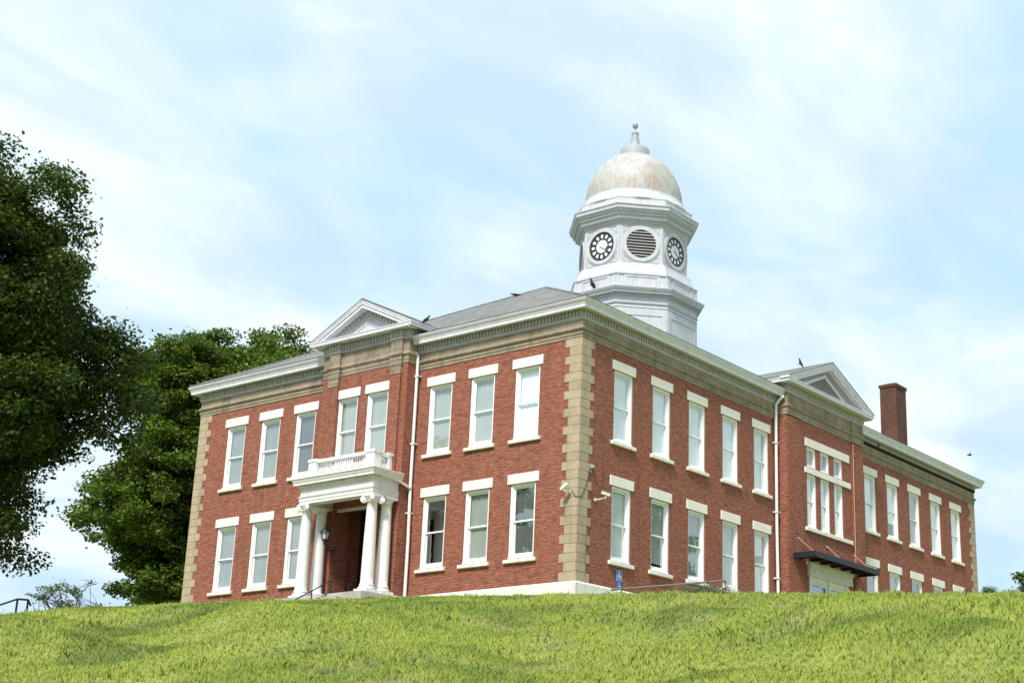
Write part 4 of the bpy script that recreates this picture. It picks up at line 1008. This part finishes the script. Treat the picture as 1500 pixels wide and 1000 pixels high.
# ------------------------------------------------------------------ trees
def tree(name, label, cat, base, trunk_h, tr, blobs, n_cl, n_leaf, leaf, mat, seed, cl_r=(.55, 1.0), n_limb=26, group=None, surf=.42):
    r = np.random.RandomState(seed); root = empty(name, tuple(base)); tag(root, label, cat, group)
    wts = np.array([b[3]*b[4]*b[5] for b in blobs])**.75; wts /= wts.sum(); cl = []
    while len(cl) < n_cl:
        b = blobs[r.choice(len(blobs), p=wts)]
        d = r.normal(size=3); d /= np.linalg.norm(d)
        rad = r.uniform(0, 1)**surf
        p = np.array([b[0]+d[0]*b[3]*rad, b[1]+d[1]*b[4]*rad, b[2]+d[2]*b[5]*rad])
        lump = .88+.16*math.sin(p[0]*1.3+seed)*math.sin(p[1]*1.1+2)*1+.10*math.sin(p[2]*1.7+seed)
        p = np.array([b[0], b[1], b[2]])+(p-np.array([b[0], b[1], b[2]]))*lump
        cl.append(p)
    cl = np.array(cl)
    cr = r.uniform(cl_r[0], cl_r[1], n_cl)
    idx = r.choice(n_cl, n_leaf, p=cr**2/np.sum(cr**2))
    d = r.normal(size=(n_leaf, 3)); d /= np.linalg.norm(d, axis=1)[:, None]; rad = r.uniform(0, 1, n_leaf)**.5
    c = cl[idx]+d*(rad*cr[idx])[:, None]*np.array([1.05, 1.05, .55])
    # twigs that stick out
    out = r.rand(n_leaf) < .025; c[out] += d[out]*np.array([.5, .5, .35])*r.uniform(.2, 1, out.sum())[:, None]
    nrm = r.normal(size=(n_leaf, 3))*.75+np.array([0, 0, 1.0])+d*.5; nrm /= np.linalg.norm(nrm, axis=1)[:, None]
    a = np.cross(nrm, r.normal(size=(n_leaf, 3))); a /= np.linalg.norm(a, axis=1)[:, None]; b_ = np.cross(nrm, a)
    s = (leaf*r.uniform(.6, 1.25, n_leaf))[:, None]
    V = np.stack([c-a*s*.5, c+b_*s*.32-nrm*s*.05, c+a*s*.5, c-b_*s*.32-nrm*s*.05], 1).reshape(-1, 3)
    o = np_mesh('crown', V, 4, mat); o.parent = root
    t = MB(); top = np.array([np.mean([b[0] for b in blobs]), np.mean([b[1] for b in blobs]), trunk_h])
    prev = Vector((0, 0, -.5)); pr0 = tr*1.25; spine = []
    for i in range(1, 9):
        f = i/8; p = Vector((top[0]*f**2+.12*math.sin(i*1.7), top[1]*f**2+.12*math.cos(i*2.1), trunk_h*f)); r2 = tr*(1-.75*f)
        t.tube(prev, p, pr0, r2, 9, False); spine.append((p, r2)); prev = p; pr0 = r2
    for i in r.choice(n_cl, min(n_limb, n_cl), replace=False):
        e_ = Vector(cl[i]); cand = [sp for sp in spine if sp[0].z < e_.z-.3] or spine[:2]; p, r2 = cand[-1] if rnd.random() < .5 else cand[max(0, len(cand)-3)]
        mdl = p.lerp(e_, .5)+Vector((0, 0, -.08*(e_-p).length)); rb = min(r2*.6, .10+.012*(e_-p).length)
        t.tube(p, mdl, rb, rb*.6, 6, False); t.tube(mdl, e_, rb*.6, rb*.15, 5, False)
        for q in range(3):
            j = cl[r.randint(n_cl)]; jj = Vector(j)
            if (jj-e_).length < 3: t.tube(mdl.lerp(e_, .4), jj, rb*.3, .01, 4, False)
    t.build('trunk', M['bark'], root)
    return root
b0 = at(62.4, 45); b0.z -= .1
tree('maple_tree', 'large dark maple tree cut off by the left edge', 'tree', b0, 10, .42,
     [(0, 0, 8.0, 5.1, 5.1, 4.4), (3.0, -1.7, 7.4, 2.6, 2.6, 2.4), (1.0, -.6, 5.0, 2.7, 2.7, 2.3), (.2, -.1, 11.3, 4.2, 4.2, 2.9), (0, .1, 4.3, 4.1, 4.1, 2.7), (-1.6, .9, 11.8, 2.8, 2.8, 2.8)],
     1300, 400000, .135, M['leaf_a'], 4, (.5, .9), 44, 'maple trees left of the courthouse')
b1 = at(53.3, 74); b1.z = -1.0
tree('maple_tree', 'bushy green maple tree beside the left end of the courthouse', 'tree', b1, 12, .45,
     [(0, 0, 9.4, 3.9, 3.9, 5.0), (-.9, .7, 7.4, 3.9, 3.9, 3.2), (.5, -.4, 4.6, 3.5, 3.5, 3.0), (-.2, .2, 14.0, 2.9, 2.9, 2.5), (2.7, -2.1, 13.7, 3.3, 3.3, 3.0)],
     700, 170000, .21, M['leaf_b'], 9, (.55, .95), 36, 'maple trees left of the courthouse')
b2 = at(50.4, 86); b2.z = -1.0
tree('maple_tree', 'green maple tree whose top rises behind the left roof edge', 'tree', b2, 15, .5,
     [(.2, -.2, 17.0, 5.0, 5.0, 4.0), (0, 0, 10.0, 5.5, 5.5, 5.0), (3.8, -3.2, 16.0, 3.2, 3.2, 3.0), (-3.8, 3.1, 16.6, 3.9, 3.9, 3.6), (-1.9, 1.6, 17.7, 2.9, 2.9, 2.8)],
     620, 150000, .24, M['leaf_b'], 15, (.6, 1.1), 30, 'maple trees left of the courthouse')
def sapling(az, d, h, wd, seed, n, label, name='sapling', mat='leaf_c', leaf=.2):
    p = at(az, d); p.z = float(EYE+np.interp(R(az), AZ, TT)*d)-1.2
    return tree(name, label, 'sapling' if name == 'sapling' else 'bush', p, (h+1.2)*.75, .07, [(0, 0, (h+1.2)*.68, wd, wd, h*.45), (wd*.4, -wd*.5, (h+1.2)*.5, wd*.8, wd*.8, h*.25)], n, n*42, leaf, M[mat], seed, (.2, .5), 16, None, .8)
sapling(57.45, 72, 1.85, 1.1, 21, 15, 'sparse pale sapling beside the black handrail at the left', leaf=.15)
sapling(56.45, 76, 1.9, 1.2, 22, 9, 'thin airy sapling between the handrail and the large maples', leaf=.13)
sapling(57.1, 60, .35, .6, 27, 10, 'low green bush on the hill crest under the saplings', 'bush', leaf=.14)
sapling(22.42, 92, 1.1, .55, 23, 14, 'bright green bush beside the right end of the courthouse', 'bush', leaf=.16)
sapling(21.75, 96, .7, .8, 24, 12, 'low thin bush near the right edge behind the crest', 'bush', leaf=.14)
sapling(21.05, 80, 1.7, .6, 25, 18, 'taller dark leafy sapling cut off by the right edge', mat='leaf_b', leaf=.18)

for k_, (x_, y_, h_, sd, lb) in enumerate(((-25, 29, 19, 31, 'round tree on the left lawn, reflected in the left windows'), (-42, 38, 20, 32, 'taller tree far out on the left lawn, reflected in the left windows'),
        (32, -23, 17, 33, 'tree on the lawn right of the view, reflected in the ground floor panes'), (50, -33, 18, 34, 'tree near the street right of the view, reflected in the side windows'))):
    z_ = float(height(x_, y_))
    tree('shade_tree', lb, 'tree', (x_, y_, z_), h_*.7, .35, [(0, 0, h_*.62, 4.4, 4.4, h_*.32), (1.5, .6, h_*.5, 4.0, 4.0, h_*.25), (-1.3, -.8, h_*.72, 3.2, 3.2, h_*.2)], 260, 36000, .36, M['leaf_b'], sd, (.6, 1.1), 18)
